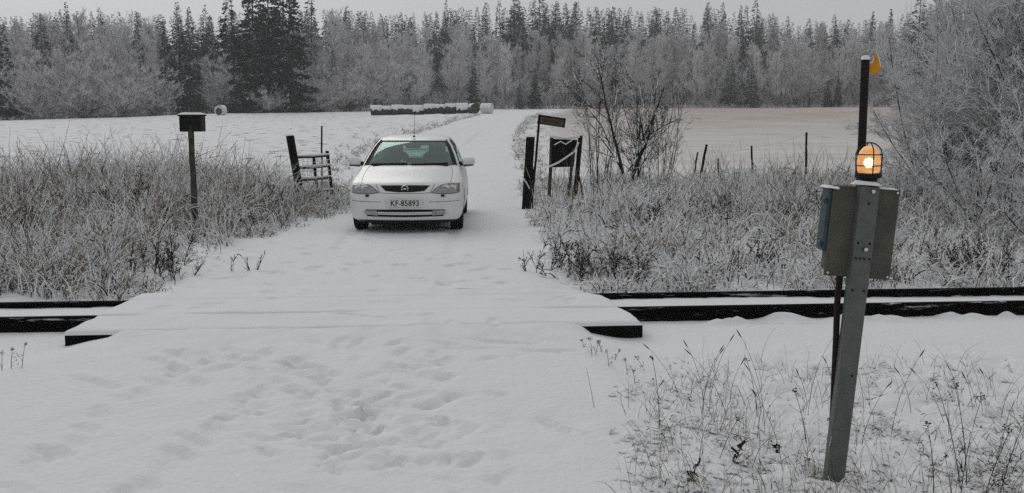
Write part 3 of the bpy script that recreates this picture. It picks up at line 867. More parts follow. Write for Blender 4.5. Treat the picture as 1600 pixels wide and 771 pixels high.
# mirrors
for s in (1, -1):
    m = MB(); V, Fc = [], []
    m.box((s * .905, 1.45, 1.005), (.205, .12, .125), rot=(0, s * -.10, s * -.12), bevel=.035)
    mir = m.build("side_mirror", M_PAINT, car, smooth=False)
    m = MB(); m.box((s * .79, 1.46, .975), (.09, .07, .07), rot=(0, s * -.2, 0), bevel=.02); m.box((s * .905, 1.446, .945), (.17, .10, .018), rot=(0, s * -.1, 0), bevel=.006); m.build("mirror_foot", M_BLACK, mir)
    m = MB(); m.box((s * .905, 1.515, 1.005), (.17, .004, .095), rot=(0, s * -.10, s * -.12)); m.build("mirror_glass", M_CHROME, mir)
# wheels
for (s, ax) in ((1, AX_F), (-1, AX_F), (1, AX_R), (-1, AX_R)):
    w = bpy.data.objects.new("wheel", None); COL.objects.link(w); w.parent = car; w.location = (s * .735, ax, .302)
    m = MB(); m.lathe([(.19, -.085), (.27, -.098), (.297, -.085), (.305, -.05), (.305, .05), (.297, .085), (.27, .098), (.19, .085), (.19, -.085)], 36, axis='X'); m.build("tyre", M_RUBBER, w, smooth=True)
    m = MB(); m.lathe([(.0, s * .05), (.05, s * .055), (.17, s * .035), (.185, s * .075), (.195, s * .08), (.195, -s * .06)], 24, axis='X')
    for k in range(7):
        a = k / 7 * 2 * math.pi; m.box((s * .055, .11 * math.cos(a), .11 * math.sin(a)), (.02, .14, .035), rot=(a, 0, 0), bevel=.006)
    m.build("rim", M_REFL, w)
# wipers, aerial
for (x0, x1) in ((-.62, -.05), (.02, .58)):
    m = MB(); z0 = .972
    P = [(x0 + (x1 - x0) * k / 10, front_y(x0 + (x1 - x0) * k / 10, z0 + .012 * k / 10 + .004) - .012, z0 + .012 * k / 10 + .008) for k in range(11)]
    m.tube(P, .009, 6); m.build("wiper", M_BLACK, car)
m = MB(); m.lathe([(.022, 0), (.018, .02), (.0, .03)], 12, (0, 2.02, 1.385)); m.tube([(0, 2.02, 1.40), (0.0, 2.2, 1.80)], [.0045, .0022], 6); m.build("aerial", M_BLACK, car)
# interior
m = MB(); m.box((0, 1.40, .885), (1.34, .50, .17), bevel=.06); m.box((0, 1.25, .93), (1.2, .2, .06), bevel=.02); m.build("dashboard", M_BLACK, car)
m = MB(); m.box((0, 2.4, .34), (1.4, 2.6, .06)); m.build("cabin_floor", M_BLACK, car)
for x in (-.36, .36):
    m = MB(); m.box((x, 2.05, .55), (.50, .50, .16), bevel=.05); m.box((x, 2.33, .85), (.48, .14, .58), rot=(-.22, 0, 0), bevel=.06)
    m.box((x, 2.40, 1.20), (.29, .11, .22), rot=(-.12, 0, 0), bevel=.055)
    m.tube([(x - .06, 2.385, 1.08), (x - .06, 2.39, 1.14)], .008, 6); m.tube([(x + .06, 2.385, 1.08), (x + .06, 2.39, 1.14)], .008, 6)
    m.build("front_seat", M_SEAT, car)
m = MB(); m.box((0, 3.15, .72), (1.24, .16, .50), rot=(-.25, 0, 0), bevel=.06)
for x in (-.38, .38): m.box((x, 3.22, 1.02), (.24, .10, .12), bevel=.05)
m.build("rear_seat", M_SEAT, car)
m = MB(); c = []
for k in range(25):
    a = 2 * math.pi * k / 24; c.append((.36 + .185 * math.cos(a), 1.72 + .07 * math.sin(a), .93 + .17 * math.sin(a)))
m.tube(c, .016, 8, cap=False); m.box((.36, 1.72, .93), (.14, .05, .12), rot=(.4, 0, 0), bevel=.03); m.box((.36, 1.715, .93), (.34, .02, .03), bevel=.005); m.build("steering_wheel", M_BLACK, car)
m = MB(); m.box((0, 1.83, 1.245), (.25, .035, .075), bevel=.017); m.tube([(0, 1.83, 1.25), (0, 1.86, 1.31)], .009, 6); m.build("rear_view_mirror", M_BLACK, car)
m = MB(); m.box((-.10, 1.36, .99), (.15, .10, .02), rot=(.15, .2, .3)); m.box((-.13, 1.34, 1.01), (.07, .05, .04), rot=(.5, .3, .8), bevel=.01)
tag(m.build("crumpled_paper", M_PLATE, None, loc=(car_x, car_y, car_z), rot=(0, 0, math.radians(1.2))), "crumpled white paper lying on the dashboard behind the windscreen of the white car", "paper")

# ------------------------------------------------------------------ crossing signal in the foreground
sb = gp(1304, 757, -.12)
st_ = pt(1358, 292, sb[1] + .02)
sig = empty("crossing_signal", tuple(sb), "leaning grey steel post with a cabinet, lit caged amber lamp and dark mast behind", "signal")
top_ = Vector(st_) - Vector(sb)
lean = math.atan2(top_.x, top_.z); Ls = top_.length
def sig_child(name, mb, mats, parent=sig, smooth=False):
    return mb.build(name, mats, parent, smooth)
R_l = Euler((0, lean, 0)).to_matrix()
def sl(x, y, z): return R_l @ Vector((x, y, z))
def sbox(m, c, size, r=(0, 0, 0), bevel=0, mi=0):
    R = (R_l @ Euler(r).to_matrix()).to_euler(); m.box(sl(*c), size, rot=R, bevel=bevel, m=mi)
m = MB()   # U channel: web faces the viewer, flanges go back
sbox(m, (0, 0, Ls / 2 - .1), (.090, .006, Ls + .2)); sbox(m, (-.042, .028, Ls / 2 - .1), (.006, .05, Ls + .2)); sbox(m, (.042, .028, Ls / 2 - .1), (.006, .05, Ls + .2))
post = sig_child("post", m, M_STEEL)
for z, x in ((Ls - .08, 0.0), (Ls - .30, 0.0), (Ls - .27, -.028), (Ls - .27, .028), (Ls - .50, -.028), (Ls - .50, .028), (Ls - .345, -.03), (Ls - .345, -.01), (Ls - .345, .01), (Ls - .345, .035), (Ls - .92, 0.02)):
    m = MB(); m.lathe([(0, -.0045), (.0055, -.0045), (.0055, 0)], 8, sl(x, -.003, z), 'Y'); m.build("bolt_hole", M_BLACK, post)
for z, x in ((Ls - .02, .01), (Ls - .298, .008)):
    m = MB(); m.lathe([(0, -.02), (.010, -.018), (.012, -.006), (.012, 0)], 6, sl(x, -.003, z), 'Y'); m.build("bolt", M_CHROME, post)
# cabinet back panel behind the channel
pz = Ls - .226
m = MB(); sbox(m, (.006, .062, pz), (.322, .012, .44), bevel=.004)
cab = sig_child("cabinet_panel", m, M_OLIVE)
m = MB(); sbox(m, (.006, .125, pz), (.29, .11, .40), bevel=.008); sig_child("cabinet", m, M_OLIVE, cab)
m = MB(); sbox(m, (-.156, .125, pz + .05), (.034, .11, .31), r=(0, 0, 0), bevel=.008)
sbox(m, (-.181, .09, pz + .14), (.018, .03, .028), bevel=.005); sbox(m, (-.181, .09, pz - .07), (.018, .03, .028), bevel=.005)
bx_ = sig_child("side_box", m, M_BLUEG)
for (x, z) in ((-.140, .205), (.152, .205), (-.140, -.205), (.152, -.205)):
    m = MB(); m.lathe([(0, -.008), (.006, -.006), (.006, 0)], 8, sl(x - .0, .055, pz + z), 'Y'); m.build("rivet", M_CHROME, cab)
m = MB(); m.tube([sl(-.070, .075, pz - .20), sl(-.066, .08, pz - .35), sl(-.055, .07, pz - .52), sl(-.03, .06, .35), sl(-.02, .05, 0.0)], .016, 10); sig_child("cable_pipe", m, M_POLE, smooth=True)
# lamp
lz = Ls + .03
m = MB(); lc = sl(.0, .05, lz); L0 = Vector(pt(1356, 291, sb[1] + .07)) - Vector(sb); lx = L0.x; ly = L0.y
m.lathe([(0, -.02), (.050, -.02), (.050, .002), (.043, .008), (.043, .034), (.062, .042), (.062, .060), (.054, .064), (0, .064)], 22, (lx, ly, L0.z + .0)); lamp = sig_child("warning_lamp", m, M_BLACK, smooth=True)
zb = L0.z + .064
def amber_glass():
    mm = bpy.data.materials.new("amber_globe"); mm.use_nodes = True
    n, l = mm.node_tree.nodes, mm.node_tree.links; b = n['Principled BSDF']
    b.inputs['Base Color'].default_value = (.93, .76, .54, 1); b.inputs['Roughness'].default_value = .3
    b.inputs['Transmission Weight'].default_value = 0.75; b.inputs['IOR'].default_value = 1.2
    b.inputs['Emission Color'].default_value = (1.0, .42, .10, 1); b.inputs['Emission Strength'].default_value = .24
    return mm
m = MB(); m.lathe([(.046, 0), (.052, .01), (.054, .05), (.052, .075), (.044, .102), (.028, .122), (.010, .131), (0, .132)], 26, (lx, ly, zb)); m.build("globe", amber_glass(), lamp, smooth=True)
bulb_m = bpy.data.materials.new("glowing_bulb"); bulb_m.use_nodes = True
bb = bulb_m.node_tree.nodes['Principled BSDF']; bb.inputs['Emission Color'].default_value = (1.0, .66, .30, 1); bb.inputs['Emission Strength'].default_value = 9
m = MB(); m.lathe([(0, -.022), (.013, -.018), (.020, 0), (.013, .018), (0, .022)], 16, (lx, ly, zb + .048)); m.build("bulb", bulb_m, lamp, smooth=True)
m = MB()
for a0 in (math.pi * .5, math.pi * 1.0, 0, math.pi * 1.5):
    P = [(lx + .060 * math.cos(a0), ly + .060 * math.sin(a0), zb - .02)]
    for k in range(10):
        a = k / 9 * math.pi / 2; P.append((lx + .063 * math.cos(a0) * math.cos(a), ly + .063 * math.sin(a0) * math.cos(a), zb + .082 + .062 * math.sin(a)))
    m.tube(P, .0032, 6)
for zz, r in ((zb + .035, .063), (zb + .088, .062)):
    P = [(lx + r * math.cos(2 * math.pi * k / 24), ly + r * math.sin(2 * math.pi * k / 24), zz) for k in range(25)]; m.tube(P, .003, 6, cap=False)
m.build("wire_cage", M_BLACK, lamp, smooth=True)
m = MB(); V, Fc = snow_cap(.14, .05, .018, 3, 8); R = (R_l).to_euler()
m.add([R_l @ Vector(v) + sl(-.01, .035, Ls - .0) + Vector((0, 0, .008)) for v in V], Fc)
V, Fc = snow_cap(.16, .03, .008, 4, 8); m.add([R_l @ Vector(v) + sl(.08, .062, pz + .22) for v in V], Fc)
V, Fc = snow_cap(.05, .12, .010, 6, 8); m.add([R_l @ Vector(v) + sl(-.165, .12, pz + .205) for v in V], Fc)
V, Fc = snow_cap(.03, .03, .012, 6, 5); m.add([R_l @ Vector(v) + sl(-.145, .05, pz + .205) for v in V], Fc)
sig_child("snow_cover", m, M_SNOWP, smooth=True)

# dark pole with the yellow sign, standing behind the signal post
pp = pt(1343.5, 300, sb[1] + .215); pz0 = float(gz(pp[0], pp[1]))
ptop = pt(1343.5, 92, sb[1] + .215); H = ptop[2] - pz0
m = MB(); m.lathe([(0, H - 1.02), (.020, H - 1.02), (.020, H + .05), (0, H + .05)], 14)
for zz in (H - .72, H - .92): m.box((-.0, -.012, zz), (.075, .05, .022), bevel=.003)
pole = m.build("mast", M_POLE, sig, smooth=True, loc=(pp[0] - sb[0], pp[1] - sb[1], pz0 - .05 - sb[2]))
m = MB(); m.lathe([(.021, H + .045), (.021, H + .055), (.015, H + .064), (0, H + .067)], 14); m.build("snow_cover", M_SNOWP, pole, smooth=True)
k_ = (sb[1] + .215) / 1600
poly = [(.020, -.004), (.020, .060), (.030, .060), (.038, .070), (.0475, .105), (.054, .072), (.066, .052), (.068, .018), (.050, .0)]
poly = [((px - 1344) * k_, H + .05 - (py - 92) * k_) for px, py in ((1349.5, 115), (1349.5, 99), (1354.5, 99), (1357, 92), (1360, 82), (1364, 92), (1367.5, 104), (1368, 109), (1365, 114))]
m = MB(); m.prism(poly, -.003, .003); m.build("sign", M_YELLOW, pole)
m = MB()
for (a, b) in ((poly[4], poly[5]), (poly[5], poly[6]), (poly[2], poly[3]), (poly[1], poly[2])):
    m.tube([(a[0], 0, a[1] + .002), (b[0], 0, b[1] + .002)], .003, 6)
m.build("snow_edge", M_SNOWP, pole)

# ------------------------------------------------------------------ posts, boards, gate, fence
def wood_post(name, pb, ptp, Y, size, mtl, label, cat, group=None, snow=True, dy=0.0, zbase=None, extra=.15, sides=None):
    """leaning post from pixel pb (foot) to pixel ptp (top) at distance Y"""
    b = Vector(pt(*pb, Y)); b.z = float(gz(b.x, b.y)); t = Vector(pt(*ptp, Y + dy))
    root = empty(name, tuple(b), label, cat, group)
    d = t - b; L = d.length; R = d.to_track_quat('Z', 'Y').to_euler()
    RR = R.to_matrix()
    m = MB()
    if sides: 
        P = [RR @ Vector((.006 * math.sin(k * 2.1), .004 * math.cos(k * 1.7), -extra + (L + extra) * k / 7)) for k in range(8)]
        m.tube([d.normalized() * (-extra + (L + extra) * k / 7) + Vector((.005 * math.sin(k * 2.1), 0, 0)) for k in range(8)], [size[0] / 2 * (1.1 - .02 * k) for k in range(8)], sides)
    else:
        ang = math.atan2(d.x, d.z)
        m.box(d.normalized() * ((L - extra) / 2), (size[0], size[1], L + extra), rot=(0, ang, 0), bevel=.008)
    m.build("post", mtl, root)
    if snow:
        V, Fc = snow_cap(size[0] * 1.08, size[1] * 1.08, .028, int(b.x * 7), 6); m = MB(); m.add([Vector(v) + d for v in V], Fc); m.build("snow_cap", M_SNOWP, root, smooth=True)
    return root, d

# nest box like post box on a mossy pole, left
bxr, d = wood_post("post_box", (306, 362), (298, 196), 15.0, (.085, .085), M_WOODM, "dark wooden box with a snowy lid on a mossy leaning pole left of the car", "box", None, snow=False, sides=9)
m = MB(); zt = d.z
def shell_box(m, c, w, dp, h, t=.018):
    x, y, z = c
    m.box((x, y + dp / 2, z), (w, t, h)); m.box((x - w / 2 + t / 2, y, z), (t, dp - t, h)); m.box((x + w / 2 - t / 2, y, z), (t, dp - t, h)); m.box((x, y, z - h / 2 + t / 2), (w - 2 * t, dp - t, t))
bc = (d.x + .005, .06, zt + .02)
shell_box(m, bc, .315, .22, .225); m.box((bc[0], bc[1] - .090, bc[2]), (.28, .016, .19))
m.build("box", M_BLACK, bxr)
m = MB(); m.box((bc[0], bc[1], bc[2] + .124), (.35, .27, .022), bevel=.004); lid = m.build("lid", M_WOODD, bxr)
m = MB(); V, Fc = snow_cap(.36, .28, .030, 2, 8); m.add([Vector(v) + Vector((bc[0], bc[1], bc[2] + .136)) for v in V], Fc); m.build("snow_cover", M_SNOWP, lid, smooth=True)
m = MB(); m.box((bc[0], -.055, bc[2] - .15), (.06, .03, .12), bevel=.004); m.build("bracket", M_WOODM, bxr)

wood_post("gate_post", (473, 322), (453, 212), 19.3, (.13, .13), M_WOODD, "thick leaning dark gate post on the left edge of the road", "post")
wood_post("marker_rod", (503, 296), (502.5, 197), 20.3, (.035, .035), M_WOODD, "thin straight dark rod standing behind the ladder like gate", "rod", snow=False, sides=8)
# gate: uprights with snowy rails
gb = Vector(pt(490, 322, 19.6)); gb.z = float(gz(gb.x, gb.y))
gate = empty("wooden_gate", tuple(gb), "broken ladder like wooden gate with snow covered rails beside the thick gate post", "gate")
def gpix(px, py, dy=0): return Vector(pt(px, py, 19.6 + dy)) - gb
for (a, b, w) in (((519, 305), (511, 236), .06), ((497, 312), (490, 246), .055)):
    p, q = gpix(*a), gpix(*b); m = MB(); ang = math.atan2((q - p).x, (q - p).z)
    m.box((p + q) / 2, (w, .05, (q - p).length), rot=(0, ang, 0), bevel=.006); m.build("upright", M_WOODD, gate)
for (a, b) in (((462, 246), (515, 243)), ((464, 263), (515, 259)), ((466, 282), (518, 277)), ((470, 300), (521, 297))):
    p, q = gpix(*a, -.03), gpix(*b, -.03); m = MB(); m.tube([p, (p + q) / 2 - Vector((0, 0, .01)), q], .026, 7); r = m.build("rail", M_WOODM, gate)
    m = MB(); m.tube([p + Vector((0, 0, .02)), (p + q) / 2 + Vector((0, 0, .014)), q + Vector((0, 0, .02))], [.020, .030, .022], 8); m.build("snow_cover", M_SNOWP, r, smooth=True)
m = MB(); rs = random.Random(4)
for k in range(7):
    x0 = 466 + k * 7.5; m.tube([gpix(x0, 248, -.05), gpix(x0 + rs.uniform(-4, 5), 300, -.05)], .005, 5)
for k in range(6):
    y0 = 251 + k * 8.5; m.tube([gpix(464, y0, -.055), gpix(490, y0 + rs.uniform(-1, 4), -.06), gpix(517, y0 - 2, -.055)], .005, 5)
m.build("wire_mesh", M_FROSTW, gate)

# right side: wide leaning slab post
sp, d = wood_post("gate_post", (822, 325), (829, 214), 19.0, (.16, .11), M_WOODD, "wide dark leaning gate post on the right edge of the road", "post")
m = MB(); m.tube([Vector((.11, .05, -.1)), Vector((.09, .05, .5)), Vector((.14, .05, d.z * .55))], .028, 7); m.build("brace", M_WOODD, sp)
wr = MB(); wr.tube([Vector((-.07, -.06, .60)), Vector((.0, -.07, .50)), Vector((.06, -.07, .38))], .012, 6); wr.build("frosted_wire", M_FROSTW, sp)
# arrow like sign on a slim bent pole
b = Vector(pt(836, 305, 19.3)); b.z = float(gz(b.x, b.y)); sg = empty("road_sign", tuple(b), "narrow black framed brown board on a slim leaning pole right of the road", "sign")
Y0 = 19.3
p0, p1 = Vector(pt(831, 305, Y0)) - b, Vector(pt(843, 181, Y0)) - b
m = MB(); m.tube([p0 - Vector((0, 0, .15)), (p0 + p1) / 2 + Vector((.01, 0, 0)), p1], .022, 8); m.build("pole", M_WOODD, sg)
c0, c1 = Vector(pt(841, 187, Y0)) - b, Vector(pt(882, 193, Y0)) - b
a = -math.atan2((c1 - c0).z, (c1 - c0).x); ctr = (c0 + c1) / 2
m = MB(); m.box(ctr, (.48, .018, .155), rot=(0, a, 0)); bd = m.build("board", M_WOODB, sg)
m = MB(); R = Euler((0, a, 0)).to_matrix()
for (x, z, w, h) in ((0, .079, .51, .034), (0, -.076, .51, .012), (.247, 0, .030, .17), (-.247, 0, .02, .17)): m.box(ctr + R @ Vector((x, -.012, z)), (w, .035, h), rot=(0, a, 0))
m.build("frame", M_BLACK, bd)
m = MB()
for x in (-.12, -.09, -.05, .0, .03, .08, .13): m.box(ctr + R @ Vector((x, -.011, -.005)), (.012, .004, .05), rot=(0, a, 0))
m.build("faded_mark", M_RUST, bd)
m = MB(); V, Fc = snow_cap(.51, .05, .016, 3, 6); m.add([ctr + R @ (Vector(v) + Vector((0, -.01, .096))) for v in V], Fc); m.build("snow_cover", M_SNOWP, sg, smooth=True)
# notice board on legs with a rope of snow across
Yb = 20.5; b = Vector(pt(882, 318, Yb)); b.z = float(gz(b.x, b.y)); nb = empty("notice_board", tuple(b), "dark square board on crooked wooden legs with snow covered cords across it", "board")
def np_(px, py, dy=0): return Vector(pt(px, py, Yb + dy)) - b
for (pa, pb_, w, mt) in (((857, 322), (862, 213), .065, M_WOODM), ((897, 318), (907, 212), .085, M_WOODD), ((886, 318), (896, 232), .05, M_WOODM), ((912, 312), (901, 262), .035, M_WOODD)):
    p, q = np_(*pa, .06), np_(*pb_, .06 if w != .05 else -.05); m = MB(); e = (p - q).normalized() * .1
    m.tube([p + e, (p + q) / 2 + Vector((.008, 0, 0)), q], w / 2 * 1.1, 8); m.build("leg", mt, nb)
m = MB(); quad = [np_(862, 262), np_(896, 261), np_(902, 219), np_(862, 217)]
m.add([q for q in quad] + [q + Vector((0, .03, 0)) for q in quad], [(0, 1, 2, 3), (7, 6, 5, 4), (0, 4, 5, 1), (1, 5, 6, 2), (2, 6, 7, 3), (3, 7, 4, 0)]); bo = m.build("board", M_WOODD, nb)
m = MB()
for pts in ([(857, 262), (872, 255), (884, 246), (898, 236), (904, 222)], [(866, 226), (876, 222), (884, 226), (894, 219)]):
    P = [np_(x, y + rs.uniform(-1, 1), -.06) for x, y in pts]; m.tube(P, [.02 if pts[0][0] == 857 else .012] * len(P), 7)
m.build("snowy_cord", M_FROSTW, nb, smooth=True)
m = MB(); m.tube([np_(860, 213, .02), np_(884, 216, .02), np_(906, 213, .02)], [.03, .022, .034], 8); m.build("snow_cover", M_SNOWP, nb, smooth=True)

# fence posts on the right with sagging frosted wire
fps = [((1092, 275), (1104, 226), 24.0, .06, "short leaning fence post, leftmost of the row in the weeds right of the bare tree"), ((1177, 272), (1174, 228), 25.5, .05, "thin low fence post, the second in the row right of the bare tree"),
       ((1260, 270), (1260, 207), 25.5, .055, "tall thin upright fence post at the edge of the stubble field"), ((1083, 262), (1090, 238), 24.3, .04, "small stake leaning behind the leftmost fence post"), ((1123, 268), (1122, 248), 25, .04, "barely showing stake between two fence posts in the weeds")]
for pa, pb_, Y, w, lb in fps:
    wood_post("fence_post", pa, pb_, Y, (w, w), M_WOODD, lb, "fence post", "fence posts along the stubble field", snow=False, sides=7)
def wire(pts, r, label, name="fence_wire"):
    P = []
    for k in range(len(pts) - 1):
        a_, b_ = Vector(pts[k]), Vector(pts[k + 1])
        for i in range(8):
            t = i / 8; P.append(a_.lerp(b_, t) - Vector((0, 0, .10 * 4 * t * (1 - t) * (a_ - b_).length / 4)))
    P.append(Vector(pts[-1])); m = MB(); m.tube([p for p in P], r, 5); o = m.build(name, M_FROSTW); tag(o, label, "wire", "fence wires"); return o
wire([pt(1106, 238, 24), pt(1174, 231, 25.5), pt(1260, 210, 25.5), pt(1420, 222, 26), pt(1600, 236, 26.5)], .006, "upper frosted wire sagging between the fence posts")
wire([pt(1104, 252, 24), pt(1174, 247, 25.5), pt(1260, 243, 25.5), pt(1420, 246, 26), pt(1600, 254, 26.5)], .005, "lower frosted wire between the fence posts")
wire([pt(1050, 222, 22.5), pt(1104, 229, 24)], .005, "short frosted wire from the bare tree to the leaning fence post")

# ------------------------------------------------------------------ round bales
def bale_mesh(r, L, dirt=0):
    m = MB(); m.lathe([(0, -L / 2), (r * .9, -L / 2), (r, -L / 2 + .06), (r * 1.01, 0), (r, L / 2 - .06), (r * .9, L / 2), (0, L / 2)], 26, axis='X'); return m
def bale_snow(r, L, seed, hi=1.0):
    """snow over the upper half with a ragged lower edge"""
    rsn = np.random.default_rng(seed); V = []; Fc = []; n, k = 14, 16
    for i in range(n + 1):
        x = (i / n - .5) * (L + .05)
        a0 = math.pi * (.5 - .38 * hi) + .5 * float(vnoise(i * .55 + seed, seed, 2)); a1 = math.pi * (.5 + .38 * hi)
        for j in range(k + 1):
            a = a0 + (a1 - a0) * j / k; e = math.sin(math.pi * j / k) ** .4
            rr = r + .006 + .06 * e * (.7 + .5 * float(vnoise(i * .8, j * .8 + seed, 5)))
            V.append((x, -rr * math.cos(a), rr * math.sin(a)))
    for i in range(n):
        for j in range(k): q = i * (k + 1) + j; Fc.append((q, q + 1, q + k + 2, q + k + 1))
    return V, Fc
bl, br = pt(580, 176, 126), pt(748, 176, 122)
nb_ = 10; r_b = .60
lbs = ["leftmost snow topped bale of the row by the forest", "snow topped bale, second from the left in the row", "snow topped bale, third from the left in the row", "snow topped bale, fourth from the left in the row",
       "torn bale with hanging white film left of the middle of the row", "snow topped bale right of the torn bale in the row", "dark lower bale with thin snow, seventh from the left in the row", "dark lower bale with thin snow, eighth from the left in the row",
       "snow smothered bale near the right end of the row", "brown ended bale turned towards the viewer, last of the joined row"]
for i in range(nb_):
    t = (i + .5) / nb_; p = np.array(bl) * (1 - t) + np.array(br) * t; x, y = p[0], p[1]
    Lb = (br[0] - bl[0]) / nb_ - .03; zz = float(gz(x, y)) + r_b - .05
    last = i == nb_ - 1; rz = -1.15 if last else rs.uniform(-.06, .06)
    b_ = empty("round_bale", (x, y - (.2 if last else 0), zz + rs.uniform(-.09, .07)), lbs[i], "bale", "bales in the row by the forest", rot=(0, 0, rz))
    m = bale_mesh(r_b, Lb); m.build("wrapped_bale", M_FILM, b_, smooth=True)
    V, Fc = bale_snow(r_b, Lb, i, [1.25, .95, 1.2, 1.0, 1.5, 1.15, .95, 1.0, 1.45, 1.05][i]); m = MB(); m.add(V, Fc); m.build("snow_cover", M_SNOWP, b_, smooth=True)
    if last:
        m = MB(); m.lathe([(0, -.02), (.5, -.02), (.52, .0)], 22, (-Lb / 2 - .0, 0, 0), 'X'); m.build("hay_end", M_HAY, b_)
        m = MB(); m.lathe([(0, .02), (.5, .02), (.52, .0)], 22, (Lb / 2 + .0, 0, 0), 'X'); m.build("hay_end", M_HAY, b_)
p = pt(761, 176, 121); b_ = empty("round_bale", (p[0], p[1], float(gz(p[0], p[1])) + .56), "whole white wrapped bale lying apart at the right end of the row", "bale", rot=(0, 0, -.35))
bale_mesh(.60, 1.25).build("wrapped_bale", M_FILMW, b_, smooth=True); V, Fc = bale_snow(.6, 1.25, 44, 1.1); m = MB(); m.add(V, Fc); m.build("snow_cover", M_SNOWP, b_, smooth=True)
p = pt(345, 176, 132); b_ = empty("round_bale", (p[0], p[1], float(gz(p[0], p[1])) + .6), "lone white rimmed round bale at the forest edge behind the box on a pole", "bale", rot=(0, 0, 1.35))
bale_mesh(.66, 1.0).build("wrapped_bale", M_FILMW, b_, smooth=True)
m = MB(); m.lathe([(0, -.02), (.40, -.02), (.45, .0)], 22, (-.51, 0, -.1), 'X'); m.lathe([(0, .02), (.40, .02), (.45, .0)], 22, (.51, 0, -.1), 'X'); m.build("hay_end", M_HAY, b_)
V, Fc = bale_snow(.66, 1.0, 12, .9); m = MB(); m.add(V, Fc); m.build("snow_cover", M_SNOWP, b_, smooth=True)
for i, (px, lb) in enumerate(((1398, "small white bale at the far field edge, just right of the dark pole"), (1416, "small white bale at the far field edge, second from the dark pole"), (1440, "small white far bale behind the big bush, third from the dark pole"), (1455, "small white bale far off behind the big frosted bush, rightmost of four"))):
    p = pt(px, 163, 150); b_ = empty("round_bale", (p[0], p[1], float(gz(p[0], p[1])) + .45), lb, "bale", "white bales behind the big bush", rot=(0, 0, .4 * i))
    bale_mesh(.5, .9).build("wrapped_bale", M_FILMW, b_, smooth=True)

# ------------------------------------------------------------------ vegetation generators
def spruce_np(seed, frost, R=.17, n_wh=34, full=1.0):
    """unit height spruce crown: drooping boughs made of many small sprays; index 0 needles, 1 snow, 2 frosted needles"""
    rng = np.random.default_rng(seed)
    t = np.concatenate([np.full(rng.integers(6, 10), h) + rng.normal(size=1)[0] * .004 for h in np.linspace(.05, .975, n_wh)])
    t = np.clip(t + rng.normal(size=len(t)) * .008, .04, .985); N = len(t)
    az = rng.uniform(0, 2 * math.pi, N)
    L = R * ((1 - t) ** .86) * rng.uniform(.6, 1.12, N) + .008
    out = np.stack([np.cos(az), np.sin(az), np.zeros(N)], 1)
    M = np.clip((L / R * 26 * full).astype(int), 7, 60)
    bi = np.repeat(np.arange(N), M); s = rng.uniform(.12, 1.0, len(bi)) ** .7
    tx = np.stack([-np.sin(az), np.cos(az), np.zeros(N)], 1)[bi]
    c = out[bi] * (L[bi] * s)[:, None] + np.array([0, 0, 1.0]) * (t[bi] - L[bi] * (.50 * s - .22 * s ** 3))[:, None]
    lat = rng.normal(size=len(bi)) * L[bi] * .16 * (1.1 - s)
    c = c + tx * lat[:, None]
    ln = rng.uniform(.013, .030, len(bi)) * (.30 + L[bi] / R * 1.15)
    ax = unit(out[bi] * rng.uniform(.4, 1.0, (len(bi), 1)) + tx * np.sign(lat)[:, None] * rng.uniform(0, .8, (len(bi), 1)) + np.array([0, 0, 1]) * (rng.uniform(-1.1, .05, (len(bi), 1)) + 1.5 * (t[bi] ** 4)[:, None]))
    wv = unit(np.cross(ax, rng.normal(size=ax.shape))) * (ln * rng.uniform(.20, .42, len(bi)))[:, None]
    tip = c + ax * ln[:, None]; mid = c + ax * (ln * .45)[:, None]
    V = np.stack([c, mid + wv, tip, mid - wv], 1).reshape(-1, 3)
    F_ = np.arange(len(bi) * 4).reshape(-1, 4)
    mi = np.where(rng.random(len(bi)) < frost, 2, 0)
    # snow lying on outer boughs
    take = (rng.random(len(bi)) < (.10 + .30 * frost)) & (s > .3)
    cs = c[take] + np.array([0, 0, .0028]); l2 = ln[take] * .75
    a2 = unit(out[bi][take] + tx[take] * rng.normal(size=(take.sum(), 1)) * .5 + np.array([0, 0, -.45])); w2 = unit(np.cross(a2, [0, 0, 1.0])) * (l2 * .22)[:, None]
    V2 = np.stack([cs, cs + a2 * (l2 * .5)[:, None] + w2, cs + a2 * l2[:, None], cs + a2 * (l2 * .5)[:, None] - w2], 1).reshape(-1, 3)
    F2 = np.arange(len(cs) * 4).reshape(-1, 4) + len(V)
    return np.concatenate([V, V2]), np.concatenate([F_, F2]), np.concatenate([mi, np.full(len(cs), 1)])
def trunk_np(h, r, seed, K=7, wob=.006):
    rng = np.random.default_rng(seed); P = np.zeros((1, K, 3)); P[0, :, 2] = np.linspace(-.02, h, K); P[0, 1:, :2] = np.cumsum(rng.normal(size=(K - 1, 2)) * wob, 0)
    return P, np.linspace(r, r * .15, K)[None]
spruces = []
for i, (fr, R, full) in enumerate(((.20, .19, 1.2), (.35, .18, 1.2), (.60, .19, 1.2), (.75, .21, 1.2), (.85, .17, 1.2), (.6, .11, .9), (.05, .20, 2.2), (.08, .22, 2.2))):
    V, Fq, mi = spruce_np(100 + i, fr, R, 46 if i > 5 else 44, full)
    cm = mesh_np("crown", V, Fq, [M_NEEDLE, M_SNOWP, M_NEEDLEF], mi)
    P, Rr = trunk_np(.97, .011, i); tv, tf, tm = tubes_np(P, Rr, 6); tm_ = mesh_np("trunk", tv, tf, [M_BARKD], tm)
    spruces.append((tm_, cm))
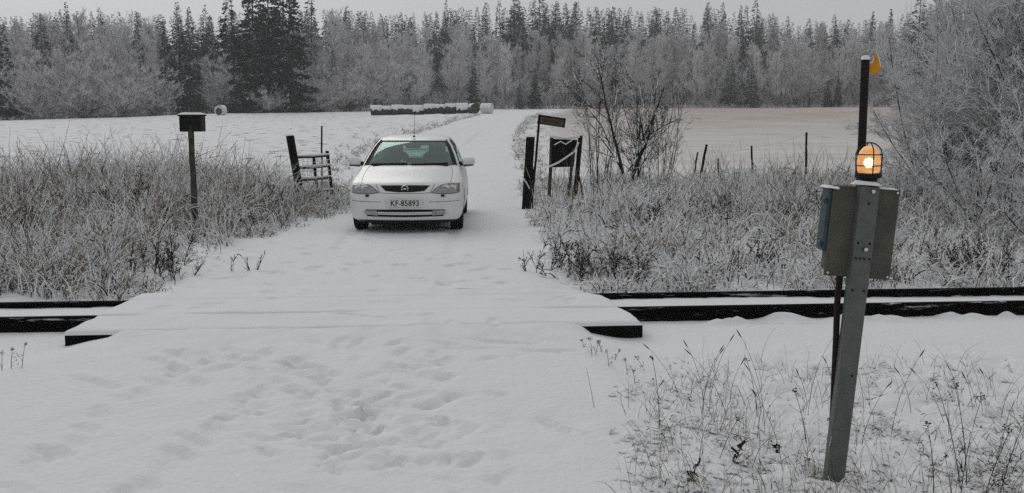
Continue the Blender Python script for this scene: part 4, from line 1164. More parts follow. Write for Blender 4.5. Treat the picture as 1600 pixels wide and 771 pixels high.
def decid_np(seed, stems=1, spread0=.12, n1=22, n2=9, n3=7, dens=1.0, frost=.6, r0=.010, wide=.45, tw=.0011, up=.35, tm1=.25):
    rng = np.random.default_rng(seed)
    d0 = unit(np.stack([rng.normal(size=stems) * spread0, rng.normal(size=stems) * spread0, np.ones(stems)], 1))
    p0 = np.stack([rng.normal(size=stems) * .01 * stems ** .5, rng.normal(size=stems) * .01 * stems ** .5, np.full(stems, -.01)], 1)
    L = rng.uniform(.75, .95, stems); L[0] = .93
    P0, R0 = curves(p0, d0, L, np.full(stems, r0), 8, rng, .04, -.03, .2)
    P1, R1 = children(P0, R0, n1, .75, wide, .5, 6, rng, up, tm1, .10, minr=.0022)
    P2, R2 = children(P1, R1, n2, .8, .48, .6, 4, rng, .25, .2, .14, minr=.0015)
    P3, R3 = children(P2, R2, n3, .9, .5, .7, 3, rng, .12, .15, .18, minr=tw)
    t = tubes_np(P0, R0, 5, .05, 0, 2, rng)
    c = join_np([tubes_np(P1, R1, 3, frost * .8, 0, 2, rng), tubes_np(P2, R2, 3, frost, 1, 2, rng), tubes_np(P3, R3, 3, frost, 1, 2, rng)])
    return t, c
decids = []
for i, kw in enumerate((dict(stems=2, n1=30, n2=11, n3=9, wide=.34, spread0=.05, tm1=.12), dict(stems=3, n1=22, n2=10, n3=9, wide=.36, spread0=.10, tm1=.1), dict(stems=1, n1=55, n2=11, n3=9, wide=.40, tm1=.12),
                        dict(stems=2, n1=30, n2=10, n3=9, wide=.28, spread0=.04, up=.6, tm1=.12), dict(stems=13, n1=13, n2=9, n3=8, spread0=.40, wide=.34, tm1=.04, up=.1), dict(stems=15, n1=12, n2=9, n3=8, spread0=.7, wide=.36, tm1=.04, up=.05))):
    t, c = decid_np(300 + i, frost=.72, tw=.0011 if i < 4 else .0013, r0=.0065 if i < 4 else .0038, **kw)
    decids.append((mesh_np("trunk", t[0], t[1], [M_BARK, M_FROST, M_FROSTW], t[2]), mesh_np("crown", c[0], c[1], [M_BARK, M_FROST, M_FROSTW], c[2])))
for tm_, cm in decids[:4]:           # the same growth under thicker frost
    m1, m2 = tm_.copy(), cm.copy(); m1.materials[1] = M_FROSTP; m2.materials[1] = M_FROSTP; decids.append((m1, m2))
def tree(name, kind, px, Y, ytop, label, cat, group=None, wscale=1.0, rz=None, base_off=0.0, hmul=None):
    base = pt(px, 180, Y); x = base[0]; z = float(gz(x, Y)); ztop = pt(px, ytop, Y)[2]
    H = max(1.5, ztop - z) / .96
    r = empty(name, (x, Y, z - .1 + base_off), label, cat, group, rot=(0, 0, RNG.uniform(0, 6.28) if rz is None else rz))
    r.scale = (H * wscale, H * wscale, H)
    obj("trunk", kind[0], r); obj("crown", kind[1], r)
    return r
TR = random.Random(12)
# skyline of the photograph (column, row of the tree tops)
SKX = [-300, 0, 60, 110, 180, 250, 330, 350, 500, 600, 700, 760, 900, 950, 1060, 1130, 1200, 1245, 1300, 1370, 1450, 1600, 1900]
SKY = [20, 30, 22, 18, 18, 22, 26, 20, 14, 20, 18, 4, 4, 12, 12, 12, 22, 40, 30, 30, 10, -10, -10]
def skyl(px): return float(np.interp(px, SKX, SKY))
# rear ranks of spruce on the rising ground
cnt = 0
for row, (dY, n, jit) in enumerate(((75, 90, 15), (50, 80, 16), (30, 62, 22))):
    for k in range(n):
        px = -170 + (k + TR.random() * .9) * 1960 / n
        Y = float(forest_edge((px - 800) / 1600)) + dY + TR.uniform(-10, 10)
        top = skyl(px) + jit * abs(TR.gauss(0, 1)) + (0, 14, 38)[row] - 7
        dark = px < 340
        kind = spruces[TR.choice((1, 2, 1, 0) if dark else (2, 3, 4, 1, 0, 2))]
        tree("spruce_tree", kind, px, Y, top, "frosted spruce behind the fields, left of the tall dark spruces" if px < 345 else "frosted spruce in the forest behind the fields, right of the tall dark spruces", "spruce",
             "spruces of the far forest on the left" if px < 345 else "spruces of the far forest", wscale=TR.uniform(.8, 1.2))
# greyish bare trees standing before them
for row, (dY, n, base, amp) in enumerate(((24, 80, 50, 18), (15, 78, 68, 18), (7, 66, 88, 20))):
    for k in range(n):
        px = -170 + (k + TR.random() * .9) * 1960 / n
        Y = float(forest_edge((px - 800) / 1600)) + dY + TR.uniform(-4, 4)
        top = base + TR.gauss(0, .6) * amp
        if 250 < px < 480: top = max(top, 95)
        if px < 230: top -= 16
        tree("bare_tree", decids[TR.choice((0, 1, 2, 3)) + (6 if TR.random() < (.75 if px > 470 else .3) else 0)], px, Y, top, "leafless hoar frosted tree at the front of the forest, left of the tall dark spruces" if px < 375 else "leafless hoar frosted tree at the front of the forest, right of the tall dark spruces",
             "bare tree", "bare frosted trees on the left forest edge" if px < 375 else "bare frosted trees on the forest edge", wscale=TR.uniform(.85, 1.25))
# low bushes along the edge
for k in range(54):
    px = -150 + (k + TR.random()) * 1880 / 54
    Y = float(forest_edge((px - 800) / 1600)) + TR.uniform(1, 5)
    tree("forest_bush", decids[TR.choice((4, 5))], px, Y, TR.uniform(122, 148) + (8 if px > 1000 else 0), "low frosted bush at the foot of the forest left of the big spruces" if px < 375 else "low frosted thicket bush at the foot of the forest right of the big spruces", "bush",
         "low bushes on the left foot of the forest" if px < 375 else "low bushes at the foot of the forest", wscale=TR.uniform(.9, 1.3))
# trees one can single out
for (px, top, dY, k, ws, lb) in ((447, -75, -8, 7, 1.05, "huge dark spruce cut off by the photo top, right one of the big pair"), (400, -60, -6, 7, 1.0, "huge dark spruce, left one of the big pair behind the white shrub"), (424, -50, -4, 6, 1.0, "tall dark spruce wedged between the two huge ones"),
                              (362, -14, 2, 6, .95, "pointed dark spruce just left of the huge pair"), (283, 8, 2, 0, 1.0, "dark snowy spruce above the round grey bush, left of three"), (301, 14, 4, 1, .9, "dark snowy spruce, middle of three above the bushes"),
                              (326, 12, 6, 0, .8, "dark narrow spruce, right of three above the bushes"), (262, 30, 3, 0, .9, "shorter dark spruce on the left flank of the three"), (222, 22, 10, 1, .9, "dark spruce rising behind the left thicket"), (488, -22, 18, 4, .9, "very tall pale frosted spruce right of the huge dark pair"),
                              (12, 42, 0, 6, .9, "dark green spruce at the left end of the forest"), (72, 26, 14, 0, 1.1, "dark bushy spruce top above the left thicket"), (112, 6, 18, 1, .7, "slim pointed spruce tip above the left thicket"),
                              (805, -6, 22, 2, 1.3, "broad frosted spruce rising in the middle of the skyline"), (845, -2, 24, 2, 1.2, "broad frosted spruce just right of the middle of the skyline"), (698, 2, 30, 1, .6, "slim spruce tip standing alone above the grey trees left of the road"),
                              (740, 98, -1, 6, .8, "small dark spruce at the forest foot left of where the road enters"), (836, 108, -1, 6, 1.0, "small dark spruce at the forest foot beside the road"), (812, 122, -2, 1, 1.0, "low dark spruce where the road meets the forest"), (905, 100, 2, 0, .8, "dark young spruce right of the road end"),
                              (1172, 88, 1, 2, 1.1, "frosted middle sized spruce in front of the forest above the fence posts"), (1140, 84, 2, 2, 1.1, "frosted spruce in front of the forest left of the pale birches"), (1308, 118, -1, 6, .8, "small dark spruce beside the yellow sign pole"), (1292, 132, -2, 6, 1.4, "squat dark spruce bush left of the small dark spruce"),
                              (1358, 22, 20, 5, .9, "thin spire spruce above the yellow sign, left of two"), (1385, 18, 22, 5, .9, "thin spire spruce above the yellow sign, right of two"), (1176, 4, 26, 2, 1.0, "tallest frosted spruce on the right skyline"), (1430, -8, 10, 2, 1.4, "broad frosted spruce at the edge of the big frosted bush"),
                              (550, 112, 0, 0, 1.1, "dark young spruce hidden among the grey bushes right of the huge pair"), (522, 78, 6, 0, .9, "dark spruce patch in the grey trees right of the huge pair")):
    Y = float(forest_edge((px - 800) / 1600)) + dY
    tree("spruce_tree", spruces[k], px, Y, top, lb, "spruce", None, ws)
for (px, top, dY, k, ws, lb) in ((242, 98, -3, 4, 1.3, "rounded grey leafless bush in front of the dark spruces"), (345, 82, -4, 4, 1.35, "large rounded grey leafless bush left of the huge dark spruces"), (540, 78, -4, 5, 1.2, "large spreading grey willow right of the huge dark spruces"), (590, 60, 0, 4, 1.2, "large feathery grey willow above the left end of the bale row"),
                              (425, 128, -12, 5, 1.0, "small white frosted shrub at the foot of the huge spruces"), (500, 122, -8, 5, 1.3, "low spreading frosted willow right of the small white shrub"), (60, 70, -3, 4, 1.3, "dense grey leafless thicket tree at the far left"), (135, 64, -3, 4, 1.3, "dense grey leafless thicket tree left of the round bush"), (190, 84, -4, 5, 1.2, "lower leafless thicket tree beside the round grey bush"),
                              (1262, 76, 0, 0, 1.4, "pale spreading birch with upright trunks before the right forest"), (1236, 92, 1, 1, 1.3, "pale birch just left of the spreading one"), (1020, 70, 3, 2, 1.2, "pale round topped tree above the bare roadside tree")):
    Y = float(forest_edge((px - 800) / 1600)) + dY
    tree("bare_tree", decids[k], px, Y, top, lb, "bare tree", None, ws)

# ------------------------------------------------------------------ near shrubs
def near_shrub(name, px, py_base, Y, height, seed, label, cat, stems, spread, n, tw, snow, mats, wig=.05, wide=.45, group=None, up=.3, r0=.03, Ks=(9, 7, 5, 4), frost_level=3, dx=0, zoff=0):
    rng = np.random.default_rng(seed); b = pt(px, py_base, Y); z = float(gz(b[0], Y)) + zoff
    r = empty(name, (b[0], Y, z), label, cat, group)
    az = rng.uniform(0, 2 * math.pi, stems)
    d0 = unit(np.stack([np.cos(az) * spread * rng.uniform(.2, 1, stems) + dx, np.sin(az) * spread * rng.uniform(.2, 1, stems), np.ones(stems)], 1))
    p0 = np.stack([rng.normal(size=stems) * .05 * stems ** .5, rng.normal(size=stems) * .05 * stems ** .5, np.full(stems, -.08)], 1)
    P0, R0 = curves(p0, d0, height * rng.uniform(.6, 1.0, stems), r0 * rng.uniform(.6, 1, stems), Ks[0], rng, wig, -.02, .25)
    P1, R1 = children(P0, R0, n[0], .8, wide, .55, Ks[1], rng, up, .15, wig * 1.3, minr=.006)
    P2, R2 = children(P1, R1, n[1], .8, .5, .6, Ks[2], rng, .15, .15, wig * 2, minr=tw * 1.3)
    t = tubes_np(P0, R0, 6, snow * .3, 0, 2, rng)
    parts = [tubes_np(P1, R1, 3, snow, 0, 2, rng), tubes_np(P2, R2, 3, snow, 1, 2, rng)]
    if n[2]:
        P3, R3 = children(P2, R2, n[2], .9, .5, .7, Ks[3], rng, .05, .1, wig * 3, minr=tw); parts.append(tubes_np(P3, R3, 3, snow, 1, 2, rng))
    c = join_np(parts)
    obj("trunk", mesh_np("trunk", t[0], t[1], mats, t[2]), r); obj("crown", mesh_np("crown", c[0], c[1], mats, c[2]), r)
    return r
MT = [M_BARKD, M_STRAWD, M_SNOWP]
near_shrub("bare_tree", 987, 290, 21.5, 3.1, 14, "dark forked bare tree with snow lines on its limbs right of the notice board", "bare tree", 3, .32, (9, 8, 5), .0046, .62, [M_BARKD, M_BARKD, M_SNOWP], .085, .62, r0=.052, up=.32)
near_shrub("bare_tree", 942, 290, 22.5, 2.9, 12, "slim upright bare sapling cluster just left of the dark forked tree", "bare tree", 9, .22, (6, 6, 4), 0.0034, .7, [M_BARKD, M_BARK, M_SNOWP], .06, .42, r0=.013, up=.5)
near_shrub("bare_tree", 1022, 290, 22.5, 2.7, 13, "slim upright bare sapling cluster just right of the dark forked tree", "bare tree", 8, .24, (6, 6, 4), 0.0034, .7, [M_BARKD, M_BARK, M_SNOWP], .06, .42, r0=.013, up=.5)
MB3 = [M_BARKD, M_FROST, M_SNOWP]
near_shrub("frosted_bush", 1585, 330, 17.5, 5.2, 21, "tall dense frosted bush filling the right edge above the weeds", "bush", 24, .55, (15, 11, 8), .0052, .95, MB3, .07, .42, up=.08, r0=.024)
near_shrub("frosted_bush", 1500, 320, 18.5, 3.6, 22, "lower frosted bush leaning out towards the dark sign pole", "bush", 16, .65, (13, 10, 8), .005, .95, MB3, .08, .45, up=.05, r0=.02, dx=-.12)
near_shrub("frosted_bush", 1690, 330, 16.0, 5.0, 23, "frosted bush half outside the right edge of the photo", "bush", 14, .6, (13, 10, 8), .0052, .95, MB3, .07, .42, up=.08, r0=.024)
near_shrub("frosted_bush", 1560, 360, 14.8, 1.9, 24, "low frosted bush with arching twigs at the foot of the tall bush", "bush", 14, .9, (9, 8, 5), .0042, .85, MB3, .09, .5, up=.0, r0=.014)
near_shrub("frosted_bush", 1430, 345, 16.5, 1.25, 25, "low rounded frosted bush right behind the signal cabinet", "bush", 14, .8, (9, 7, 5), .005, .95, MB3, .09, .5, up=.0, r0=.012)
near_shrub("frosted_bush", 1660, 380, 13.2, 1.5, 26, "low frosted bush cut by the right edge of the photo above the rails", "bush", 14, .8, (9, 7, 5), .0042, .85, MB3, .09, .5, up=.0, r0=.012)
for i_, (px_, py_, Y_, h_, lb_) in enumerate(((868, 428, 11.4, .50, "dark weed clump at the right road corner beyond the deck"), (905, 440, 11.0, .45, "dark brown weed clump above the right end of the deck"), (960, 442, 10.9, .48, "dark upright weed clump just behind the far rail, right of the deck"),
    (1190, 425, 11.2, .42, "dark brown weed clump behind the rails midway to the signal"), (1250, 330, 15.0, .75, "dark stalk clump in the weeds left of the signal lamp"), (1480, 430, 11.0, .50, "dark brown weed clump behind the rails right of the signal cabinet"), (1545, 425, 11.2, .55, "dark weed clump behind the rails near the right edge"),
    (1010, 345, 14.5, .6, "dark weed clump below the forked bare tree"), (1120, 330, 15.2, .7, "dark weed clump below the leaning fence post"), (420, 330, 16.5, .8, "dark brown brushwood clump left of the thick gate post"), (250, 440, 11.2, .5, "dark weed clump inside the left thicket edge"), (180, 330, 15.0, 1.0, "dark reed clump left of the pole with the box"))):
    near_shrub("weed_clump", px_, py_, Y_, h_, 60 + i_, lb_, "weed clump", 12, .45, (6, 5, 3), .0032, .38, [M_STRAWD, M_RUST, M_SNOWP], .09, .42, up=.1, r0=.007)
near_shrub("bramble", 376, 432, 11.3, .42, 31, "small bare weed alone on the snow at the left road edge", "weed", 3, .5, (4, 3, 0), .0028, .3, MT, .10, .5, r0=.006)
near_shrub("bramble", 283, 446, 10.9, .40, 32, "small dark weed at the corner of the left thicket near the deck", "weed", 5, .7, (5, 4, 2), .003, .6, MT, .12, .5, r0=.006)

# ------------------------------------------------------------------ frosted grass and weeds
def blades(x, y, h, az, phi0, phi1, w, K=6, z0=None, rng=RNG, wig=.06):
    N = len(x); P = np.empty((N, K, 3)); z = gz(x, y) - .03 if z0 is None else z0
    P[:, 0] = np.stack([x, y, z], 1); ds = h / (K - 1)
    for k in range(1, K):
        ph = phi0 + phi1 * (k / (K - 1)) ** 1.4; a = az + rng.normal(size=N) * wig * k
        P[:, k] = P[:, k - 1] + np.stack([np.sin(ph) * np.cos(a), np.sin(ph) * np.sin(a), np.cos(ph)], 1) * ds[:, None]
    R = w[:, None] * np.linspace(1, .45, K)[None]
    return P, R
def snow_blobs(P, size, rng):
    """little lumps of snow caught in the weeds (octahedra), P (N,3)"""
    N = len(P); s = size[:, None, None]
    o = np.array([[1, 0, 0], [0, 1, 0], [-1, 0, 0], [0, -1, 0], [0, 0, .55], [0, 0, -.35]])
    V = P[:, None] + o[None] * s * rng.uniform(.6, 1.3, (N, 6, 1))
    f = np.array([[0, 1, 4, 4], [1, 2, 4, 4], [2, 3, 4, 4], [3, 0, 4, 4], [1, 0, 5, 5], [2, 1, 5, 5], [3, 2, 5, 5], [0, 3, 5, 5]])
    return V.reshape(-1, 3), f, N
def add_blobs(parts, P, size, rng, mi=2):
    V, f, N = snow_blobs(P, size, rng)
    Fq = (np.arange(N)[:, None, None] * 6 + f[None]).reshape(-1, 4)
    # two triangles share one vertex twice: keep them as quads by splitting the apex
    V2 = np.concatenate([V, V[4::6] + 1e-4, V[5::6] - 1e-4]); ap = np.arange(N)[:, None] + len(V)
    Fq = Fq.reshape(N, 8, 4); Fq[:, :4, 3] = ap; Fq[:, 4:, 3] = ap + N
    parts.append((V2, Fq.reshape(-1, 4), np.full(N * 8, mi)))
def field_of_grass(name, pts_fn, n_tuft, per, hfun, label, seed, mats, snow, w=(.0028, .0055), bend=(.5, 1.9), blobs=0, blob_z=.12, K=6, clump=0.0):
    rng = np.random.default_rng(seed); x, y = pts_fn(n_tuft, rng)
    if clump > 0:
        keep = .6 * vnoise(x / 1.9 + seed, y / 1.9, seed + 8) + vnoise(x / .75 + seed, y / .75, seed + 3) + .5 * vnoise(x / .3, y / .3, seed + 4) > rng.uniform(-.75, .75, len(x)) * (1 - clump) - .42 * clump
        x, y = x[keep], y[keep]
    hh = hfun(x, y, rng)
    ti = np.repeat(np.arange(len(x)), per); n = len(ti)
    bx = x[ti] + rng.normal(size=n) * .07; by = y[ti] + rng.normal(size=n) * .07
    tdir = rng.uniform(0, 2 * math.pi, len(x))[ti]
    az = np.where(rng.random(n) < .55, tdir + rng.normal(size=n) * .7, rng.uniform(0, 2 * math.pi, n))
    h = hh[ti] * rng.uniform(.5, 1.25, n)
    P, R = blades(bx, by, h, az, rng.uniform(0, .35, n), rng.uniform(bend[0], bend[1], n), rng.uniform(w[0], w[1], n), K, rng=rng)
    kind = np.clip(rng.random(n) * .7 + .15 + .62 * vnoise(bx / .6, by / .6, seed + 9), 0, .999); parts = []
    for base, sel in ((0, kind < .40), (1, (kind >= .40) & (kind < .53)), (3, kind >= .53)):
        if sel.any(): parts.append(tubes_np(P[sel], R[sel], 3, snow, base, 2, rng))
    if blobs:
        q = rng.integers(0, n, blobs); k = rng.integers(1, K, blobs); pb = P[q, k]
        pb = pb.copy(); g = gz(pb[:, 0], pb[:, 1]); pb[:, 2] = g + np.minimum(pb[:, 2] - g, np.abs(rng.normal(size=blobs)) * blob_z)
        add_blobs(parts, pb, rng.uniform(.008, .028, blobs), rng)
    V, Fq, mi = join_np(parts)
    o = obj(name, mesh_np(name, V, Fq, mats, mi)); tag(o, label, kind='stuff'); return o
MG = [M_STRAW, M_STRAWD, M_SNOWP, M_FROSTW]
def left_pts(n, rng):
    y = 9.9 + 12.5 * rng.random(n * 3) ** 1.25; x = rng.uniform(-15, -2.2, n * 3)
    lim = np.interp(y, [9.5, 10.3, 11.5, 13.5, 16, 19, 22.5], [-3.5, -3.25, -3.55, -3.6, -3.2, -2.75, -2.6])
    ok = (x < lim - rng.exponential(.15, len(x))) & (tq(x, y) > GAUGE + .28) & (x > -.62 * y - 1)
    return x[ok][:n], y[ok][:n]
def left_h(x, y, rng):
    h = np.interp(y, [10, 11.5, 14, 17, 20, 22], [.34, .52, .78, .95, .95, .66]) * (1 + .7 * vnoise(x / 1.1, y / 1.1, 61))
    lim = np.interp(y, [9.5, 10.3, 11.5, 13.5, 16, 19, 22.5], [-3.5, -3.25, -3.55, -3.6, -3.2, -2.75, -2.6])
    h = np.where((np.abs(x + 4.75 * y / 15) < .32) & (y < 15.1), h * .38, h)
    h = np.where((np.abs(x / y + .192) < .036) & (y > 13), h * .58, h)
    return h * np.clip((lim - x) / 1.0, .25, 1)
field_of_grass("frosted_grass", left_pts, 2000, 15, left_h, "tall frosted dead grass and reeds between the railway and the left field", 5, MG, .80, bend=(.2, 1.9), blobs=9000, w=(.0032, .0085), K=7, clump=.8)
def right_pts(n, rng):
    y = 9.9 + 15.5 * rng.random(n * 4) ** 1.25; x = rng.uniform(.2, 17, n * 4)
    lim = np.interp(y, [9.5, 10.6, 12, 14, 17, 20, 23, 26], [1.3, .55, .35, .35, .25, .15, .1, .2])
    ok = (x > lim + rng.exponential(.15, len(x))) & (tq(x, y) > GAUGE + .28) & (x < .58 * y + 1.2)
    return x[ok][:n], y[ok][:n]
def right_h(x, y, rng):
    h = np.interp(y, [10, 11.5, 14, 17, 20, 25], [.24, .36, .44, .52, .52, .45]) * (1 + 1.2 * vnoise(x / .9, y / .9, 71) + .8 * vnoise(x / 2.4, y / 2.4, 72))
    h = np.where((np.abs(x / y - .038) < .042) & (y > 13), h * .5, h)
    return h
field_of_grass("frosted_grass", right_pts, 2700, 13, right_h, "frosted arching dead grass and weeds between the railway and the stubble field", 6, MG, .97, bend=(.3, 2.3), blobs=36000, w=(.0034, .0098), K=7, clump=.85)
# rank of upright dark stalks near the railway and around the fence
def right2(n, rng):
    x, y = right_pts(n, rng); return x, y
field_of_grass("frosted_weeds", right2, 420, 4, lambda x, y, r: np.interp(y, [10, 14, 20, 25], [.35, .65, .95, .9]) * (1 + .5 * vnoise(x, y, 3)), "upright dark weed stalks standing out of the right hand grass", 8, [M_STRAWD, M_BARKD, M_SNOWP, M_STRAW], .35, bend=(.0, .6), w=(.003, .006))
field_of_grass("frosted_weeds", left_pts, 330, 4, lambda x, y, r: left_h(x, y, r) * 1.25, "upright dark weed stalks standing out of the left hand grass", 9, [M_STRAWD, M_BARKD, M_SNOWP, M_STRAW], .35, bend=(.0, .9), w=(.003, .006))
field_of_grass("arching_reeds", left_pts, 150, 2, lambda x, y, r: left_h(x, y, r) * 1.35, "snow laden reeds arching over the left hand grass", 15, [M_STRAW, M_STRAWD, M_SNOWP, M_FROSTW], .95, bend=(1.6, 2.9), w=(.007, .014), K=9)
field_of_grass("arching_reeds", right_pts, 430, 2, lambda x, y, r: right_h(x, y, r) * 1.3 + .1, "snow laden reeds arching over the right hand grass", 16, [M_STRAW, M_STRAWD, M_SNOWP, M_FROSTW], .95, bend=(1.6, 2.9), w=(.007, .014), K=9)
# sparse weeds along the road beyond the car and field edges
def edge_pts(n, rng):
    y = rng.uniform(22, 120, n); side = np.where(rng.random(n) < .5, 1, -1)
    x = np.interp(y, _RY, _RX) + side * (np.interp(y, _RY, _RW) + .3 + rng.exponential(.6, n)); return x, y
field_of_grass("roadside_grass", edge_pts, 1000, 7, lambda x, y, r: np.full(len(x), .22), "short frosted grass tufts along both edges of the farm road", 10, MG, .5, bend=(.3, 1.8), w=(.006, .011), K=4)
def fe_pts(n, rng):
    px = rng.uniform(-150, 1750, n); u = (px - 800) / 1600; y = forest_edge(u) + rng.uniform(-3, 4, n); return u * y, y
field_of_grass("forest_edge_grass", fe_pts, 2200, 6, lambda x, y, r: np.full(len(x), .75), "frosted undergrowth along the foot of the forest", 11, MG, .4, bend=(.2, 1.6), w=(.02, .035), K=4)
def fu_pts(n, rng):
    px = rng.uniform(-200, 1800, n); u = (px - 800) / 1600; y = forest_edge(u) + 2 + 26 * rng.random(n) ** 1.3; return u * y, y
field_of_grass("forest_brush", fu_pts, 5200, 7, lambda x, y, r: r.uniform(1.2, 4.0, len(x)), "dark frosted brushwood filling the gaps between the forest trunks", 12, [M_BARKD, M_BARK, M_SNOWP, M_FROST], .25, bend=(.1, 1.1), w=(.018, .035), K=4)
# foreground right: thin stems in snow
def fg_pts(n, rng):
    px = rng.uniform(985, 1750, n * 3); py = rng.uniform(560, 860, n * 3); pr = []
    ok = (px - 985) / 160 + (py - 640) / 260 + rng.normal(size=n * 3) * .3 > .1
    ok &= vnoise(px / 60, py / 60, 91) + .35 * (py - 560) / 200 > rng.uniform(-.3, .35, n * 3)
    P = np.array([gp(a, b, -.1) for a, b in zip(px[ok], py[ok])])[:n]; return P[:, 0], P[:, 1]
field_of_grass("low_grass", fg_pts, 620, 8, lambda x, y, r: np.full(len(x), .10) * (1 + vnoise(x * 2, y * 2, 5)), "low snow covered grass and leaves in the right foreground", 13, MG, .72, bend=(.6, 2.4), w=(.0022, .0050), blobs=9000, blob_z=.03, K=5)
field_of_grass("thin_grass", fg_pts, 260, 3, lambda x, y, r: np.full(len(x), .28), "thin pale grass blades scattered over the right foreground", 14, [M_STRAWD, M_GRASSG, M_SNOWP, M_STRAW], .25, bend=(.1, 1.3), w=(.0011, .0019), K=7)

M_STALK = mat('dry_stalk', (0.085, 0.070, 0.052), .9, noise=.4, nscale=9, spec=.1)
# single dry stems and flower stalks in the foreground
def stalk(name, px, py, h, lean, az, seed, label, cat, kind, group, bend=.5, curl=0.0):
    rng = np.random.default_rng(seed); b = gp(px, py, -.12); b[2] = float(gz(b[0], b[1])) - .01
    r = empty(name, tuple(b), label, cat, group)
    P, R = blades(np.array([0.]), np.array([0.]), np.array([h]), np.array([az]), np.array([lean]), np.array([bend]), np.array([.0021 if kind == 'grass' else .0030]), 10, z0=np.array([-.03]), rng=rng, wig=.02)
    V, Fq, mi = tubes_np(P, R, 3, .12 if kind == 'grass' else .2, 0, 1, rng); obj("stem", mesh_np("stem", V, Fq, [M_STALK if kind == 'grass' else M_STRAWD, M_SNOWP], mi), r)
    tip = P[0, -1]; tv = unit(P[0, -1] - P[0, -2])
    if kind == 'grass':
        Q = np.stack([tip + tv * s for s in np.linspace(-.045, .015, 6)])[None]; RR = np.array([[.0010, .0026, .0036, .0034, .0022, .0006]])
        V, Fq, mi = tubes_np(Q, RR, 5); obj("seed_head", mesh_np("seed_head", V, Fq, [M_STRAWD], mi), r)
    else:
        n = 10 if kind == 'umbel' else 5; parts = []
        d = unit(tv + rng.normal(size=(n, 3)) * (.75 if kind == 'umbel' else .35)); L = rng.uniform(.025, .05, n) if kind == 'umbel' else rng.uniform(.012, .03, n)
        Pq, Rq = curves(np.repeat(tip[None], n, 0), d, L, np.full(n, .0011), 3, rng, .05); parts.append(tubes_np(Pq, Rq, 3))
        e = Pq[:, -1]; add_blobs(parts, np.repeat(e, 3, 0) + rng.normal(size=(n * 3, 3)) * .004, rng.uniform(.003, .007, n * 3), rng, 0)
        e2 = e[: n // 2] + np.array([0, 0, .005]); add_blobs(parts, e2, rng.uniform(.005, .010, len(e2)) * (1.0 if kind == 'umbel' else .5), rng, 1)
        V, Fq, mi = join_np(parts); obj("flower_head", mesh_np("flower_head", V, Fq, [M_RUST, M_SNOWP], mi), r)
        k = rng.integers(2, 7, 3); q0 = P[0, k]; dd = unit(rng.normal(size=(3, 3)) * .6 + np.array([0, 0, .8])); Pq, Rq = curves(q0, dd, np.full(3, h * .28), np.full(3, .0013), 5, rng, .06)
        parts = [tubes_np(Pq, Rq, 3, .2, 0, 1, rng)]; e = np.repeat(Pq[:, -1], 3, 0); add_blobs(parts, e + rng.normal(size=e.shape) * .004, rng.uniform(.003, .006, len(e)), rng, 0)
        V, Fq, mi = join_np(parts); obj("side_shoot", mesh_np("side_shoot", V, Fq, [M_RUST, M_SNOWP], mi), r)
    return r
def foot_to_tip(name, foot, tip, seed, label, cat, kind, group, bend=.35):
    b = gp(foot[0], foot[1], -.12); t = pt(tip[0], tip[1], b[1]); dx, dz = t[0] - b[0], t[2] - b[2]
    L = math.hypot(dx, dz); ang = math.atan2(abs(dx), dz)
    return stalk(name, foot[0], foot[1], L * 1.02, max(0, ang - bend * .42), 0 if dx > 0 else math.pi, seed, label, cat, kind, group, bend)
grs = [((1140, 650), (1075, 532)), ((1098, 640), (1108, 530)), ((1100, 655), (1084, 525)), ((1108, 645), (1122, 512)), ((1096, 655), (1128, 540)), ((1140, 625), (1153, 545)), ((1195, 680), (1165, 500)), ((1190, 640), (1168, 555)), ((1262, 640), (1264, 560)), ((1262, 650), (1275, 498)),
       ((1390, 700), (1436, 530)), ((1350, 640), (1350, 540)), ((1425, 640), (1402, 560)), ((1480, 660), (1428, 560)), ((1500, 640), (1483, 555)), ((1545, 620), (1535, 562)), ((1520, 640), (1517, 566)), ((1300, 600), (1296, 545)), ((1560, 720), (1580, 570)), ((1070, 640), (1010, 535)), ((1225, 750), (1180, 600)), ((1345, 690), (1390, 580)), ((1020, 640), (1035, 600))]
for i, (a, b_) in enumerate(grs):
    foot_to_tip("grass_stalk", a, b_, 700 + i, "single dry grass stalk with slim seed head rising from the right foreground snow", "grass stalk", 'grass', "dry grass stalks in the right foreground", bend=.55)
ums = [((1505, 770), (1468, 585), 'umbel'), ((1512, 765), (1496, 590), 'umbel'), ((1500, 775), (1530, 612), 'umbel'), ((1535, 775), (1575, 660), 'umbel'), ((1460, 770), (1452, 650), 'knob'), ((1560, 770), (1600, 640), 'umbel'), ((1525, 790), (1553, 735), 'umbel'), ((1490, 800), (1480, 700), 'knob'), ((1570, 800), (1572, 730), 'umbel'),
       ((1030, 690), (1028, 570), 'knob'), ((1120, 730), (1150, 660), 'knob'), ((1185, 650), (1170, 552), 'knob'), ((1262, 690), (1245, 600), 'knob'), ((1330, 700), (1300, 645), 'knob')]
for i, (a, b_, k) in enumerate(ums):
    foot_to_tip("flower_stalk" if k == 'umbel' else "weed_stalk", a, b_, 800 + i, "dry brown flat topped flower stalk holding snow in the lower right corner" if k == 'umbel' else "dry weed stalk with small dark seed knobs in the right foreground", "flower stalk" if k == 'umbel' else "weed stalk", k,
                "flat topped dry flowers in the lower right" if k == 'umbel' else "dark knobbed weeds in the right foreground", bend=.2)
for i, (a, b_) in enumerate((((4, 592), (2, 560)), ((18, 592), (19, 556)), ((34, 594), (39, 552)))):
    foot_to_tip("weed_stalk", a, b_, 850 + i, "dry weed stalk poking through the snow at the left edge below the rail", "weed stalk", 'knob', "dry weeds at the left edge", bend=.1)
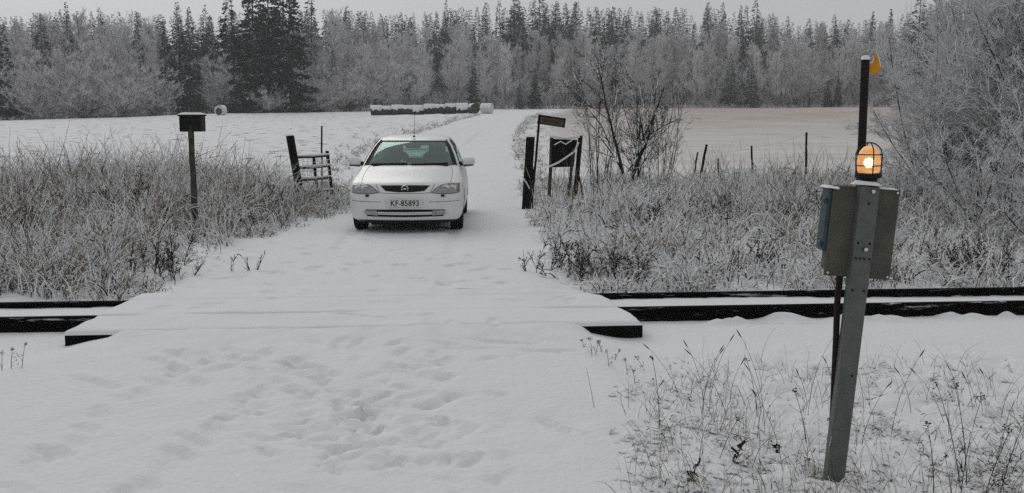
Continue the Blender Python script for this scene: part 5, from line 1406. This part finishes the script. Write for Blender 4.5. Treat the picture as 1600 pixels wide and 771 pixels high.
for i, (a, b_) in enumerate((((913, 560), (910, 545)), ((925, 575), (923, 543)), ((930, 572), (934, 548)), ((941, 565), (937, 545)), ((951, 590), (950, 562)), ((980, 600), (979, 572)), ((992, 615), (990, 590)), ((1012, 585), (998, 560)), ((958, 575), (965, 558)))):
    foot_to_tip("weed_stalk", a, b_, 870 + i, "tiny dry weed beside the road below the right end of the crossing deck", "weed stalk", 'knob', "tiny weeds below the deck end", bend=.2)
for i, (px, py, h, lb) in enumerate(((1077, 765, .20, "shrivelled dark leaf clump upright in the snow at the bottom edge"), (1148, 735, .22, "blackened curled leaves in the right foreground snow"), (1215, 712, .12, "small blackened leaf tuft left of the signal post"))):
    rng = np.random.default_rng(i + 5); b = gp(px, py, -.12); r = empty("withered_plant", tuple(b), lb, "withered plant")
    P, R = blades(np.zeros(7), np.zeros(7), rng.uniform(.5, 1, 7) * h, rng.uniform(0, 6.28, 7), np.full(7, .05), rng.uniform(.1, .6, 7), np.full(7, .002), 6, z0=np.full(7, -.02), rng=rng); V, Fq, mi = tubes_np(P, R, 3)
    obj("stem", mesh_np("stem", V, Fq, [M_STRAWD], mi), r)
    q = P[rng.integers(0, 7, 16), rng.integers(2, 6, 16)]; Pq, Rq = curves(q, unit(rng.normal(size=(16, 3)) + np.array([0, 0, -.6])), np.full(16, h * .22), np.full(16, .0065), 5, rng, .3, taper=.1); V, Fq, mi = tubes_np(Pq, Rq, 4)
    obj("leaf", mesh_np("leaf", V, Fq, [M_STRAWD], mi), r)

# ------------------------------------------------------------------ the wood behind: hundreds of trees read as one mass
def wood_mass():
    rng = np.random.default_rng(77); parts = []
    src = [spruce_np(500 + i, fr, .20, 30, .6) for i, fr in enumerate((.35, .6, .85))]
    for k in range(520):
        px = rng.uniform(-260, 1860); u = (px - 800) / 1600; Y = float(forest_edge(u)) + rng.uniform(55, 135); x = u * Y; z = float(gz(x, Y))
        top = skyl(px) + 1 + 9 * abs(rng.normal()); H = max(5, (pt(px, top, Y)[2] - z) / .97)
        V, Fq, mi = src[k % 3]; a = rng.uniform(0, 6.28); c_, s_ = math.cos(a), math.sin(a); w = rng.uniform(.85, 1.25) * H
        W = np.stack([x + (V[:, 0] * c_ - V[:, 1] * s_) * w, Y + (V[:, 0] * s_ + V[:, 1] * c_) * w, z + V[:, 2] * H], 1)
        parts.append((W, Fq, mi))
    V, Fq, mi = join_np(parts)
    o = obj("distant_wood", mesh_np("distant_wood", V, Fq, [M_NEEDLE, M_SNOWP, M_NEEDLEF], mi)); tag(o, "frosted spruce wood closing the view behind the first trees", kind='stuff')
wood_mass()

# ------------------------------------------------------------------ thin winter air
hm = bpy.data.materials.new("haze"); hm.use_nodes = True
n, l = hm.node_tree.nodes, hm.node_tree.links; n.clear()
pv = n.new("ShaderNodeVolumePrincipled"); pv.inputs['Color'].default_value = (.92, .93, .94, 1); pv.inputs['Density'].default_value = 0.0005; pv.inputs['Anisotropy'].default_value = 0.0
ho = n.new("ShaderNodeOutputMaterial"); l.new(pv.outputs[0], ho.inputs['Volume'])
m = MB(); m.box((0, 250, 22), (1000, 760, 56)); hz = m.build("haze", hm); tag(hz, "thin grey winter haze over the fields and forest", kind='stuff')
